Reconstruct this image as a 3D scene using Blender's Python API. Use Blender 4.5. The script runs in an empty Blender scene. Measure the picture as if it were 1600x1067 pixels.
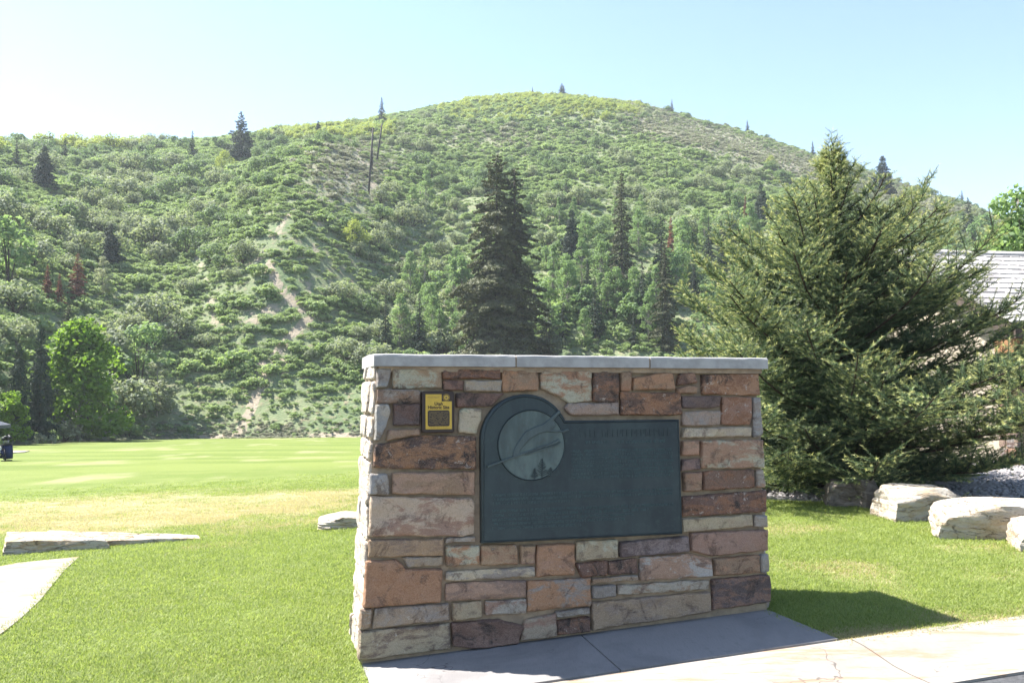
import bpy, bmesh, math, random
import numpy as np
from mathutils import Vector, noise, geometry, Matrix

# ------------------------------------------------------------------ camera, sky, sun, exposure
EYE = 1.47
FPX = 1333.0                       # focal length in photograph pixels (1600 wide)
PITCH = math.atan((607 - 533.5) / FPX)
SUN_EL, SUN_AZ = math.radians(55), math.atan2(-0.925, 0.38)      # azimuth from +Y towards +X
scn = bpy.context.scene
cam_d = bpy.data.cameras.new('camera')
cam_d.sensor_width = 36.0
cam_d.lens = 36.0 * FPX / 1600.0
cam_d.clip_start, cam_d.clip_end = 0.1, 6000
cam = bpy.data.objects.new('camera', cam_d)
scn.collection.objects.link(cam)
cam.location = (0, 0, EYE)
cam.rotation_euler = (math.pi / 2 + PITCH, 0, 0)
scn.camera = cam
world = bpy.data.worlds.new('World')
scn.world = world
world.use_nodes = True
wn = world.node_tree
wn.nodes.clear()
sky = wn.nodes.new('ShaderNodeTexSky')
sky.sky_type = 'NISHITA'
sky.sun_disc = False
sky.sun_elevation = SUN_EL
sky.sun_rotation = SUN_AZ
sky.altitude = 200
sky.air_density, sky.dust_density, sky.ozone_density = 1.0, 0.42, 1.0
bg = wn.nodes.new('ShaderNodeBackground')
bg.inputs['Strength'].default_value = 0.085
wo = wn.nodes.new('ShaderNodeOutputWorld')
wn.links.new(sky.outputs[0], bg.inputs[0])
wn.links.new(bg.outputs[0], wo.inputs[0])
sl = bpy.data.lights.new('sun', 'SUN')
sl.energy = 5.0
sl.angle = math.radians(0.53)
sl.color = (1.0, 0.965, 0.915)
sun = bpy.data.objects.new('sun', sl)
scn.collection.objects.link(sun)
sdir = Vector((math.sin(SUN_AZ) * math.cos(SUN_EL), math.cos(SUN_AZ) * math.cos(SUN_EL), math.sin(SUN_EL)))
sun.rotation_euler = (-sdir).to_track_quat('-Z', 'Y').to_euler()
sun.location = sdir * 50
scn.view_settings.view_transform = 'Standard'
scn.view_settings.look = 'None'
scn.view_settings.gamma = 1.0
scn.view_settings.use_curve_mapping = False
scn.view_settings.exposure = 1.82
scn.cycles.use_denoising = True
scn.cycles.max_bounces = 6
scn.cycles.diffuse_bounces = 3
scn.cycles.transparent_max_bounces = 4
scn.cycles.volume_bounces = 0

rng = np.random.default_rng(7)
random.seed(7)
COL = scn.collection
UP = Vector((0, 0, 1))

# ------------------------------------------------------------------ helpers
def ray(x, y):
    c, s = math.cos(PITCH), math.sin(PITCH)
    u, v = (x - 800) / FPX, -(y - 533.5) / FPX
    return Vector((u, c - v * s, s + v * c))

def project(P):
    c, s = math.cos(PITCH), math.sin(PITCH)
    X, Y, Z = P[..., 0], P[..., 1], P[..., 2] - EYE
    d = Y * c + Z * s
    v = -Y * s + Z * c
    return 800 + FPX * X / d, 533.5 - FPX * v / d, d

def sm(a, b, x):
    t = np.clip((np.asarray(x, float) - a) / (b - a), 0, 1)
    return t * t * (3 - 2 * t)

def lin(c):
    return tuple(c)

def mesh_np(name, V, F, mats, mi=None, attrs=None, smooth=True):
    V = np.asarray(V, np.float32)
    F = np.asarray(F, np.int32)
    me = bpy.data.meshes.new(name)
    n = F.shape[1]
    me.vertices.add(len(V)); me.vertices.foreach_set('co', V.ravel())
    me.loops.add(F.size); me.loops.foreach_set('vertex_index', F.ravel())
    me.polygons.add(len(F))
    me.polygons.foreach_set('loop_start', np.arange(0, F.size, n, dtype=np.int32))
    me.polygons.foreach_set('loop_total', np.full(len(F), n, np.int32))
    for m in (mats if isinstance(mats, (list, tuple)) else [mats]):
        me.materials.append(m)
    if mi is not None:
        me.polygons.foreach_set('material_index', np.asarray(mi, np.int32))
    me.update(calc_edges=True)
    me.polygons.foreach_set('use_smooth', np.full(len(F), smooth, bool))
    if attrs:
        for k, a in attrs.items():
            at = me.attributes.new(k, 'FLOAT', 'POINT')
            at.data.foreach_set('value', np.asarray(a, np.float32))
    return me

def obj(name, data, parent=None, loc=None, label=None, cat=None, group=None, kind=None):
    o = bpy.data.objects.new(name, data)
    COL.objects.link(o)
    if parent is not None: o.parent = parent
    if loc is not None: o.location = loc
    tag(o, label, cat, group, kind)
    return o

def tag(o, label=None, cat=None, group=None, kind=None):
    if label: o['label'] = label
    if cat: o['category'] = cat
    if group: o['group'] = group
    if kind: o['kind'] = kind
    return o

class MB:
    """collects polygons for one mesh"""
    def __init__(s): s.v, s.f, s.m = [], [], []
    def poly(s, pts, mi=0):
        b = len(s.v); s.v += [tuple(p) for p in pts]; s.f.append(tuple(range(b, b + len(pts)))); s.m.append(mi)
    def box(s, o, u, v, w, mi=0):
        """o = corner, u v w = edge vectors (right handed)"""
        o, u, v, w = map(Vector, (o, u, v, w))
        P = [o, o + u, o + u + v, o + v, o + w, o + u + w, o + u + v + w, o + v + w]
        b = len(s.v); s.v += [tuple(p) for p in P]
        for q in ((3, 2, 1, 0), (4, 5, 6, 7), (0, 1, 5, 4), (1, 2, 6, 5), (2, 3, 7, 6), (3, 0, 4, 7)):
            s.f.append(tuple(b + i for i in q)); s.m.append(mi)
    def cbox(s, c, hx, hy, hz, mi=0):
        c = Vector(c)
        s.box(c - Vector((hx, hy, hz)), (2 * hx, 0, 0), (0, 2 * hy, 0), (0, 0, 2 * hz), mi)
    def tube(s, pts, rad, n=6, mi=0, cap=True):
        pts = [Vector(p) for p in pts]
        rad = rad if isinstance(rad, (list, tuple)) else [rad] * len(pts)
        rings = []
        for i, p in enumerate(pts):
            d = (pts[min(i + 1, len(pts) - 1)] - pts[max(i - 1, 0)]).normalized()
            a = d.orthogonal().normalized() if abs(d.z) > 0.9 else d.cross(UP).normalized()
            c = d.cross(a)
            b = len(s.v)
            for k in range(n):
                t = 2 * math.pi * k / n
                s.v.append(tuple(p + (a * math.cos(t) + c * math.sin(t)) * rad[i]))
            rings.append(b)
        for i in range(len(pts) - 1):
            for k in range(n):
                s.f.append((rings[i] + k, rings[i] + (k + 1) % n, rings[i + 1] + (k + 1) % n, rings[i + 1] + k)); s.m.append(mi)
        if cap:
            s.f.append(tuple(rings[0] + k for k in range(n))[::-1]); s.m.append(mi)
            s.f.append(tuple(rings[-1] + k for k in range(n))); s.m.append(mi)
    def mesh(s, name, mats, smooth=False, bevel=0):
        me = bpy.data.meshes.new(name)
        me.from_pydata(s.v, [], s.f)
        for m in (mats if isinstance(mats, (list, tuple)) else [mats]): me.materials.append(m)
        me.polygons.foreach_set('material_index', s.m)
        me.polygons.foreach_set('use_smooth', [smooth] * len(s.f))
        if bevel:
            bm = bmesh.new(); bm.from_mesh(me)
            bmesh.ops.bevel(bm, geom=bm.edges[:], offset=bevel, segments=2, affect='EDGES', profile=0.6)
            bm.to_mesh(me); bm.free()
        me.update()
        return me

# ------------------------------------------------------------------ materials
def newmat(name):
    m = bpy.data.materials.new(name); m.use_nodes = True
    nt = m.node_tree; nt.nodes.clear()
    out = nt.nodes.new('ShaderNodeOutputMaterial')
    return m, nt, out

class NT:
    def __init__(s, nt): s.nt = nt
    def n(s, t, **kw):
        o = s.nt.nodes.new(t)
        for k, v in kw.items():
            if k.startswith('i_'): o.inputs[k[2:].replace('_', ' ')].default_value = v
            else: setattr(o, k, v)
        return o
    def l(s, a, b): s.nt.links.new(a, b)
    def noise(s, scale, detail=4, rough=0.55, vec=None, dist=0.0):
        o = s.n('ShaderNodeTexNoise'); o.inputs['Scale'].default_value = scale
        o.inputs['Detail'].default_value = detail; o.inputs['Roughness'].default_value = rough
        o.inputs['Distortion'].default_value = dist
        if vec is not None: s.l(vec, o.inputs['Vector'])
        return o.outputs['Fac']
    def ramp(s, fac, a, b):
        o = s.n('ShaderNodeMapRange'); o.interpolation_type = 'SMOOTHSTEP'
        o.inputs['From Min'].default_value = a; o.inputs['From Max'].default_value = b
        s.l(fac, o.inputs['Value']); return o.outputs['Result']
    def mix(s, fac, a, b, mode='MIX'):
        o = s.n('ShaderNodeMix'); o.data_type = 'RGBA'; o.blend_type = mode
        for sock, v in ((o.inputs[0], fac), (o.inputs[6], a), (o.inputs[7], b)):
            if isinstance(v, (int, float)): sock.default_value = v
            elif isinstance(v, tuple): sock.default_value = (*v, 1)
            else: s.l(v, sock)
        return o.outputs[2]
    def math(s, op, a, b=0.0):
        o = s.n('ShaderNodeMath'); o.operation = op
        for sock, v in ((o.inputs[0], a), (o.inputs[1], b)):
            if isinstance(v, (int, float)): sock.default_value = v
            else: s.l(v, sock)
        return o.outputs[0]
    def attr(s, name, typ='GEOMETRY'):
        o = s.n('ShaderNodeAttribute'); o.attribute_type = typ; o.attribute_name = name
        return o
    def bump(s, h, strength, dist):
        o = s.n('ShaderNodeBump'); o.inputs['Strength'].default_value = strength
        o.inputs['Distance'].default_value = dist; s.l(h, o.inputs['Height']); return o.outputs[0]
    def pos(s): return s.n('ShaderNodeNewGeometry').outputs['Position']
    def objco(s): return s.n('ShaderNodeTexCoord').outputs['Object']

def principled(T, out, color, rough=0.8, metal=0.0, bump=None, spec=0.3):
    b = T.n('ShaderNodeBsdfPrincipled')
    for k, v in (('Base Color', color), ('Roughness', rough), ('Metallic', metal), ('Specular IOR Level', spec)):
        if isinstance(v, (int, float)): b.inputs[k].default_value = v
        elif isinstance(v, tuple): b.inputs[k].default_value = (*v, 1)
        else: T.l(v, b.inputs[k])
    if bump is not None: T.l(bump, b.inputs['Normal'])
    T.l(b.outputs[0], out.inputs[0])
    return b

def mat_plain(name, c1, c2=None, scale=20, rough=0.8, metal=0.0, bump=0.2, bdist=0.004, spec=0.3):
    m, nt, out = newmat(name); T = NT(nt)
    oc = T.objco()
    f = T.noise(scale, 6, 0.6, oc)
    f2 = T.noise(scale * 6, 3, 0.6, oc)
    col = T.mix(T.ramp(f, 0.35, 0.65), c1, c2 or tuple(x * 0.75 for x in c1))
    principled(T, out, col, rough, metal, T.bump(f2, bump, bdist), spec)
    return m

def mat_leaf(name, ca, cb, tip=None, trans=0.3, rough=0.6):
    """foliage: ca..cb by per-leaf attribute v, whole plants differ by object random; tip colour by attribute tip"""
    m, nt, out = newmat(name); T = NT(nt)
    v = T.attr('v').outputs['Fac']
    oi = T.n('ShaderNodeObjectInfo').outputs['Random']
    f = T.math('ADD', T.math('MULTIPLY', v, 0.6), T.math('MULTIPLY', oi, 0.4))
    col = T.mix(f, ca, cb)
    if tip is not None:
        col = T.mix(T.attr('tip').outputs['Fac'], col, tip)
    d = T.n('ShaderNodeBsdfPrincipled'); T.l(col, d.inputs['Base Color'])
    d.inputs['Roughness'].default_value = rough; d.inputs['Specular IOR Level'].default_value = 0.25
    t = T.n('ShaderNodeBsdfTranslucent'); T.l(T.mix(1.0, col, (1.25, 1.3, 0.8), 'MULTIPLY'), t.inputs['Color'])
    ms = T.n('ShaderNodeMixShader'); ms.inputs[0].default_value = trans
    T.l(d.outputs[0], ms.inputs[1]); T.l(t.outputs[0], ms.inputs[2]); T.l(ms.outputs[0], out.inputs[0])
    return m

def mat_stone(name, dark, fleck, fleck_amt=0.0, s1=5.0, lo=0.45, hi=0.58, dk=0.8):
    m, nt, out = newmat(name); T = NT(nt)
    oi = T.n('ShaderNodeObjectInfo')
    oc = T.objco()
    va = T.n('ShaderNodeVectorMath'); va.operation = 'ADD'; T.l(oc, va.inputs[0])
    sc = T.math('MULTIPLY', oi.outputs['Random'], 37.0); cx = T.n('ShaderNodeCombineXYZ')
    for i in range(3): T.l(sc, cx.inputs[i])
    T.l(cx.outputs[0], va.inputs[1]); P = va.outputs[0]
    st = T.n('ShaderNodeVectorMath'); st.operation = 'MULTIPLY'; T.l(P, st.inputs[0]); st.inputs[1].default_value = (1, 1, 2.2)
    base = oi.outputs['Color']
    big = T.noise(s1, 9, 0.74, st.outputs[0], 0.5)
    fine = T.noise(55, 6, 0.75, P); grit = T.noise(160, 4, 0.8, P)
    tint = T.attr('tint', 'OBJECT').outputs['Color']
    c = T.mix(T.ramp(big, lo, hi), base, tint)
    c = T.mix(T.math('MULTIPLY', T.ramp(T.noise(8, 9, 0.74, P, 0.7), 0.51, 0.63), dk), c, dark)
    c = T.mix(T.ramp(grit, 0.30, 0.75), T.mix(0.30, c, (0.02, 0.016, 0.014)), T.mix(0.2, c, (0.7, 0.58, 0.48)))
    c = T.mix(T.math('MULTIPLY', T.ramp(fine, 0.55, 0.75), 0.5), c, T.mix(0.5, c, (0.03, 0.022, 0.02)))
    if fleck_amt:
        c = T.mix(T.math('MULTIPLY', T.ramp(T.noise(24, 8, 0.8, P, 0.3), 0.655 - fleck_amt, 0.70 - fleck_amt), 0.85), c, fleck)
    h = T.math('ADD', T.math('MULTIPLY', T.noise(12, 9, 0.68, P), 1.0), T.math('ADD', T.math('MULTIPLY', fine, 0.45), T.math('MULTIPLY', grit, 0.15)))
    principled(T, out, c, 0.85, 0, T.bump(h, 1.0, 0.04), 0.25)
    return m

M = {}
M['stone_rust'] = mat_stone('rust_sandstone', (0.09, 0.045, 0.03), (0.6, 0.54, 0.47), 0.035, dk=0.65)
M['stone_fleck'] = mat_stone('flecked_sandstone', (0.022, 0.012, 0.011), (0.6, 0.52, 0.44), 0.075, 7, dk=0.95)
M['stone_dark'] = mat_stone('maroon_sandstone', (0.018, 0.012, 0.014), (0.4, 0.3, 0.25), 0.0, 7)
M['stone_pale'] = mat_stone('cream_sandstone', (0.2, 0.12, 0.085), (0.6, 0.55, 0.48), 0.03, 4, 0.47, 0.56)
M['mortar'] = mat_plain('mortar', (0.38, 0.29, 0.20), (0.27, 0.205, 0.145), 14, 0.95, 0, 0.8, 0.01)
M['cap'] = mat_plain('cap_concrete', (0.40, 0.385, 0.365), (0.30, 0.29, 0.275), 9, 0.9, 0, 0.35, 0.004)
M['bark'] = mat_plain('bark', (0.085, 0.06, 0.045), (0.04, 0.03, 0.024), 20, 0.95, 0, 0.8, 0.02)
M['pale_bark'] = mat_plain('pale_bark', (0.33, 0.31, 0.27), (0.16, 0.14, 0.12), 8, 0.9, 0, 0.5, 0.01)
M['wood_pole'] = mat_plain('weathered_pole', (0.06, 0.05, 0.045), (0.035, 0.03, 0.028), 5, 0.9)
def mat_rock(name, c1, c2, stain):
    m, nt, out = newmat(name); T = NT(nt); P = T.pos()
    lv = T.n('ShaderNodeVectorMath'); lv.operation = 'MULTIPLY'; T.l(P, lv.inputs[0]); lv.inputs[1].default_value = (1, 1, 3.5)
    a = T.noise(4.0, 8, 0.7, lv.outputs[0], 0.6); b = T.noise(40, 6, 0.75, P)
    ck = T.math('ABSOLUTE', T.math('SUBTRACT', T.noise(3.2, 6, 0.6, lv.outputs[0], 0.4), 0.5))
    ck = T.math('SUBTRACT', 1.0, T.ramp(ck, 0.002, 0.009))
    c = T.mix(T.ramp(a, 0.42, 0.62), c1, c2)
    c = T.mix(T.math('MULTIPLY', T.ramp(T.noise(9, 8, 0.75, P, 0.5), 0.52, 0.66), 0.6), c, stain)
    c = T.mix(T.math('MULTIPLY', T.ramp(b, 0.5, 0.7), 0.4), c, T.mix(0.5, c, (0.05, 0.04, 0.035)))
    c = T.mix(T.math('MULTIPLY', ck, 0.5), c, (0.09, 0.07, 0.055))
    h = T.math('SUBTRACT', T.math('ADD', a, T.math('MULTIPLY', b, 0.4)), T.math('MULTIPLY', ck, 0.5))
    principled(T, out, c, 0.9, 0, T.bump(h, 1.0, 0.05), 0.2)
    return m
M['boulder'] = mat_rock('pale_sandstone', (0.54, 0.48, 0.40), (0.48, 0.37, 0.25), (0.40, 0.36, 0.31))
M['boulder_grey'] = mat_rock('grey_sandstone', (0.26, 0.22, 0.185), (0.18, 0.145, 0.12), (0.12, 0.11, 0.10))
M['stone_end_sunlit'] = mat_rock('sunlit_end_stone', (0.68, 0.61, 0.53), (0.60, 0.49, 0.38), (0.52, 0.47, 0.41))  # cream stone paled further, painting the sun onto the left end
M['slab'] = mat_rock('split_slab', (0.50, 0.45, 0.385), (0.42, 0.30, 0.18), (0.34, 0.30, 0.26))

def mat_concrete(name, c, stain, tan=0.0):
    m, nt, out = newmat(name); T = NT(nt); P = T.pos()
    f = T.noise(1.6, 7, 0.62, P, 0.6); g = T.noise(60, 3, 0.6, P); h = T.noise(350, 2, 0.5, P)
    col = T.mix(T.ramp(f, 0.4, 0.7), c, stain)
    col = T.mix(T.math('MULTIPLY', T.ramp(T.noise(7, 5, 0.75, P, 1.5), 0.58, 0.66), 0.4), col, tuple(x * 0.7 for x in c))
    if tan:
        vm = T.n('ShaderNodeVectorMath'); vm.operation = 'MULTIPLY'; T.l(P, vm.inputs[0]); vm.inputs[1].default_value = (2.5, 14, 14)
        col = T.mix(T.math('MULTIPLY', T.ramp(T.noise(1.0, 5, 0.7, vm.outputs[0]), 0.5, 0.62), tan), col, (0.27, 0.185, 0.12))
    col = T.mix(T.math('MULTIPLY', T.ramp(g, 0.66, 0.74), 0.6), col, (0.12, 0.11, 0.1))
    ck = T.math('ABSOLUTE', T.math('SUBTRACT', T.noise(1.1, 5, 0.6, P, 0.3), 0.5))
    ck = T.math('MULTIPLY', T.math('SUBTRACT', 1.0, T.ramp(ck, 0.0012, 0.004)), T.ramp(T.noise(0.8, 2, 0.5, P), 0.52, 0.6))
    col = T.mix(T.math('MULTIPLY', ck, 0.75), col, (0.07, 0.06, 0.055))
    bm_ = T.n('ShaderNodeVectorMath'); bm_.operation = 'MULTIPLY'; T.l(P, bm_.inputs[0]); bm_.inputs[1].default_value = (160, 12, 1)
    col = T.mix(T.math('MULTIPLY', T.ramp(T.noise(1.0, 3, 0.6, bm_.outputs[0]), 0.4, 0.7), 0.22), col, tuple(x * 0.6 for x in c))
    principled(T, out, col, 0.9, 0, T.bump(T.math('ADD', g, h), 0.25, 0.003), 0.25)
    return m
M['pad'] = mat_concrete('pad_concrete', (0.25, 0.235, 0.225), (0.18, 0.17, 0.165))
M['kerb'] = mat_concrete('kerb_concrete', (0.28, 0.255, 0.225), (0.235, 0.21, 0.18), 0.9)
M['asphalt'] = mat_plain('asphalt', (0.085, 0.085, 0.088), (0.055, 0.055, 0.057), 30, 0.9, 0, 0.8, 0.006)

def mat_lawn():
    m, nt, out = newmat('lawn_grass'); T = NT(nt); P = T.pos()
    sx = T.n('ShaderNodeSeparateXYZ'); T.l(P, sx.inputs[0])
    st = T.n('ShaderNodeVectorMath'); st.operation = 'MULTIPLY'; T.l(P, st.inputs[0]); st.inputs[1].default_value = (0.12, 0.5, 1)
    mow = T.noise(1.2, 4, 0.6, st.outputs[0])
    big = T.noise(0.9, 5, 0.6, P, 0.4)
    fine = T.noise(30, 4, 0.75, P)
    c = T.mix(T.ramp(big, 0.35, 0.68), (0.12, 0.162, 0.032), (0.175, 0.203, 0.058))
    far = T.ramp(sx.outputs['Y'], 14, 24)
    c = T.mix(far, c, T.mix(T.ramp(mow, 0.38, 0.62), (0.115, 0.155, 0.03), (0.165, 0.20, 0.048)))
    # dry straw band across the range and dry patches by the boulders
    dry = T.attr('dry').outputs['Fac']
    dry = T.math('MULTIPLY', dry, T.ramp(T.noise(5, 6, 0.75, st.outputs[0]), 0.25, 0.6))
    c = T.mix(dry, c, (0.37, 0.32, 0.20))
    c = T.mix(T.math('MULTIPLY', T.ramp(fine, 0.35, 0.7), 0.35), c, (0.07, 0.095, 0.018))
    principled(T, out, c, 0.85, 0, T.bump(fine, 0.6, 0.03), 0.15)
    return m
M['lawn'] = mat_lawn()

def mat_hill():
    m, nt, out = newmat('hillside_soil'); T = NT(nt); P = T.pos()
    soil = T.attr('soil').outputs['Fac']; sage = T.attr('sage').outputs['Fac']
    a = T.noise(0.09, 6, 0.65, P, 0.5); b = T.noise(1.3, 5, 0.75, P)
    c = T.mix(T.ramp(a, 0.35, 0.65), (0.13, 0.175, 0.085), (0.195, 0.22, 0.12))
    c = T.mix(T.ramp(b, 0.5, 0.68), c, (0.26, 0.215, 0.14))
    c = T.mix(T.math('MULTIPLY', sage, 0.8), c, T.mix(T.ramp(b, 0.4, 0.6), (0.22, 0.225, 0.15), (0.33, 0.27, 0.22)))
    s2 = T.math('MULTIPLY', soil, T.math('ADD', 0.55, T.ramp(b, 0.3, 0.6)))
    c = T.mix(T.ramp(s2, 0.25, 0.75), c, T.mix(b, (0.27, 0.22, 0.16), (0.37, 0.315, 0.24)))
    principled(T, out, c, 0.95, 0, T.bump(b, 0.8, 0.4), 0.1)
    return m
M['hill'] = mat_hill()
M['ground'] = mat_plain('dry_meadow', (0.14, 0.13, 0.06), (0.1, 0.11, 0.04), 0.2, 0.95)
M['gravel'] = mat_plain('grey_gravel', (0.30, 0.285, 0.28), (0.2, 0.19, 0.195), 26, 0.9, 0, 1.0, 0.02)
M['pebble'] = mat_plain('pebble', (0.34, 0.315, 0.305), (0.22, 0.205, 0.205), 4, 0.85)
# foliage
M['grass'] = mat_leaf('grass_blade', (0.155, 0.22, 0.048), (0.40, 0.435, 0.165), None, 0.47, 0.55)
M['straw'] = mat_leaf('straw_blade', (0.36, 0.31, 0.17), (0.52, 0.45, 0.28), None, 0.4, 0.6)
M['oak'] = mat_leaf('scrub_oak_leaf', (0.088, 0.145, 0.062), (0.21, 0.275, 0.13), None, 0.42)
M['olive'] = mat_leaf('olive_leaf', (0.165, 0.20, 0.12), (0.30, 0.33, 0.22), None, 0.42)
M['yellow'] = mat_leaf('yellow_green_leaf', (0.21, 0.26, 0.06), (0.36, 0.39, 0.115), None, 0.45)
M['low'] = mat_leaf('low_brush_leaf', (0.185, 0.265, 0.105), (0.34, 0.41, 0.20), None, 0.45)
M['sage'] = mat_leaf('sage_leaf', (0.21, 0.22, 0.155), (0.34, 0.33, 0.26), None, 0.35)
M['aspen'] = mat_leaf('aspen_leaf', (0.125, 0.205, 0.09), (0.26, 0.345, 0.165), None, 0.48)
M['cotton'] = mat_leaf('cottonwood_leaf', (0.09, 0.175, 0.022), (0.22, 0.32, 0.045), None, 0.48)
M['willow'] = mat_leaf('willow_leaf', (0.22, 0.245, 0.16), (0.40, 0.41, 0.31), None, 0.4)
M['fir'] = mat_leaf('fir_needle', (0.028, 0.048, 0.034), (0.068, 0.095, 0.055), None, 0.15)
M['fir_olive'] = mat_leaf('olive_fir_needle', (0.05, 0.06, 0.03), (0.135, 0.138, 0.066), None, 0.15)
M['fir_pale'] = mat_leaf('pale_fir_needle', (0.07, 0.095, 0.06), (0.15, 0.175, 0.11), None, 0.12)
M['fir_dead'] = mat_leaf('dead_needle', (0.17, 0.065, 0.04), (0.30, 0.13, 0.08), None, 0.2)
M['spruce'] = mat_leaf('spruce_needle', (0.038, 0.07, 0.042), (0.185, 0.255, 0.125), (0.60, 0.58, 0.23), 0.28, 0.5)

# ------------------------------------------------------------------ terrain functions
TH = math.radians(15)
E_ = Vector((math.cos(TH), math.sin(TH), 0))          # along the wall, left to right
N_ = Vector((math.sin(TH), -math.cos(TH), 0))         # out of the wall's front

def lawn_z(X, Y):
    X = np.asarray(X, float); Y = np.asarray(Y, float)
    al = (X + .83) * E_.x + (Y - 4.6) * E_.y
    z = 0.052 * 7 * np.tanh(al / 7) * (1 - sm(9, 30, Y))
    t = Y - 9.0
    dec = 0.040 * np.where(t > 0, t * t / (t + 1.5), 0)
    side = 1 - sm(3, 9, X) * (1 - sm(22, 40, Y))
    return z - dec * side + 0.006 * np.clip(X, -60, 60) * sm(10, 40, Y)

def dryness(X, Y):
    X = np.asarray(X, float); Y = np.asarray(Y, float)
    w = (vnoise(X, Y, 3.1, 31) - .5) * 2.4 + (vnoise(X, Y, .8, 32) - .5) * 1.0
    band = sm(9.3, 10.6, Y + w) * (1 - sm(12.6, 15.0, Y + w)) * (1 - sm(1.5, 3, X))
    pa = vnoise(X, Y, 1.5, 33) * .6 + vnoise(X, Y, .5, 34) * .4
    d = band * np.clip(.45 + .9 * pa, 0, 1)
    d = np.maximum(d, sm(1.4, 2.2, X) * sm(.50, .68, pa) * .8)
    d = np.maximum(d, sm(.62, .78, pa) * .45)
    kd = (X - KB0.x) * -N_.x + (Y - KB0.y) * -N_.y
    return np.maximum(d, (1 - sm(.02, .22, kd + (pa - .5) * .3)) * .9)
KB0 = Vector((0.9, 4.35, 0))

def hit_lawn(x, y, off=0.0):
    d = ray(x, y); t = 3.0
    for _ in range(60):
        p = Vector((0, 0, EYE)) + d * t
        h = p.z - float(lawn_z(p.x, p.y)) - off
        t += h / max(0.05, -d.z + 0.03) * 0.7
    p = Vector((0, 0, EYE)) + d * t
    return Vector((p.x, p.y, float(lawn_z(p.x, p.y)) + off))

XS = np.array([-900, -500, -200, 0, 60, 150, 300, 560, 800, 1200, 1600, 2000, 2600], float)
BS = np.array([36, 38, 40, 44, 50, 60, 66, 68, 70, 68, 64, 60, 56], float)
SKX = np.array([-900, -500, -250, 0, 100, 200, 300, 400, 500, 600, 700, 800, 860, 900, 1000, 1100, 1200, 1300, 1400, 1500, 1600, 1900, 2600], float)
SKY = np.array([330, 260, 238, 232, 226, 220, 220, 203, 193, 180, 156, 144, 140, 144, 157, 181, 212, 246, 280, 315, 348, 420, 500], float)
RX = np.array([-900, -200, 0, 200, 400, 560, 700, 860, 1100, 1400, 1700, 2600], float)
RS = np.array([150, 165, 172, 180, 195, 222, 250, 265, 255, 230, 200, 150], float)

PXT = np.arange(-1000, 2701, 5.0)
_k = np.exp(-0.5 * (np.arange(-24, 25) * 5 / 45.0) ** 2); _k /= _k.sum()
def table(xs, ys):
    y = np.interp(PXT, xs, ys)
    return np.convolve(np.pad(y, 24, mode='edge'), _k, mode='valid')
BT, RT, ST_ = table(XS, BS), table(RX, RS), table(SKX, SKY)

def vnoise(X, Y, s, seed=0.0):
    """cheap smooth value noise on arrays"""
    X = X / s + seed * 17.3; Y = Y / s + seed * 9.1
    xi, yi = np.floor(X), np.floor(Y); fx, fy = X - xi, Y - yi
    fx = fx * fx * (3 - 2 * fx); fy = fy * fy * (3 - 2 * fy)
    def h(a, b):
        v = np.sin(a * 127.1 + b * 311.7 + seed * 74.7) * 43758.5453
        return v - np.floor(v)
    return (h(xi, yi) * (1 - fx) + h(xi + 1, yi) * fx) * (1 - fy) + (h(xi, yi + 1) * (1 - fx) + h(xi + 1, yi + 1) * fx) * fy

def hill_z(X, Y):
    X = np.asarray(X, float); Y = np.asarray(Y, float)
    px = 800 + FPX * X / np.maximum(Y, 5)
    B = np.interp(px, PXT, BT); R = np.interp(px, PXT, RT); S = np.interp(px, PXT, ST_)
    zb = lawn_z(X / np.maximum(Y, 5) * B, B)
    zr = EYE + (607 - S) / FPX * R
    u = (Y - B) / (R - B)
    uc = np.clip(u, 0, 1)
    g = 1.25 * uc - 0.25 * uc * uc
    z = zb + (zr - zb) * g
    over = np.maximum(u - 1, 0)
    z = z + (zr - zb) * (0.45 * over - 1.6 * over * over / (0.35 + over))
    z = np.where(u < 0, zb + u * 30 - 0.05, z)
    env = sm(0.03, 0.25, uc) * (1 - sm(0.75, 1.0, uc))
    # a spur running up the slope left of centre, a hollow to its right
    spx = 430 + 130 * uc
    z = z + env * (1 - sm(0.4, 0.8, uc)) * (7.0 * np.exp(-((px - spx) / 130) ** 2) - 4.0 * np.exp(-((px - spx - 250) / 130) ** 2))
    z = z + env * ((vnoise(X, Y, 26, 1) - .5) * 5 + (vnoise(X, Y, 9, 2) - .5) * 1.6)
    z = z + (vnoise(X, Y, 3.1, 3) - .5) * 0.5 * sm(0.0, 0.06, uc)
    return z

def hit_hill(x, y, hint=None):
    d = ray(x, y); d = d / d.y
    ts = np.linspace(36, 300, 1600)
    zz = EYE + d.z * ts
    h = hill_z(d.x * ts, ts)
    k = np.argmax(zz <= h) if (zz <= h).any() else int(np.argmin(zz - h))
    t = ts[k]
    return Vector((d.x * t, t, float(hill_z(d.x * t, t))))

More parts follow.
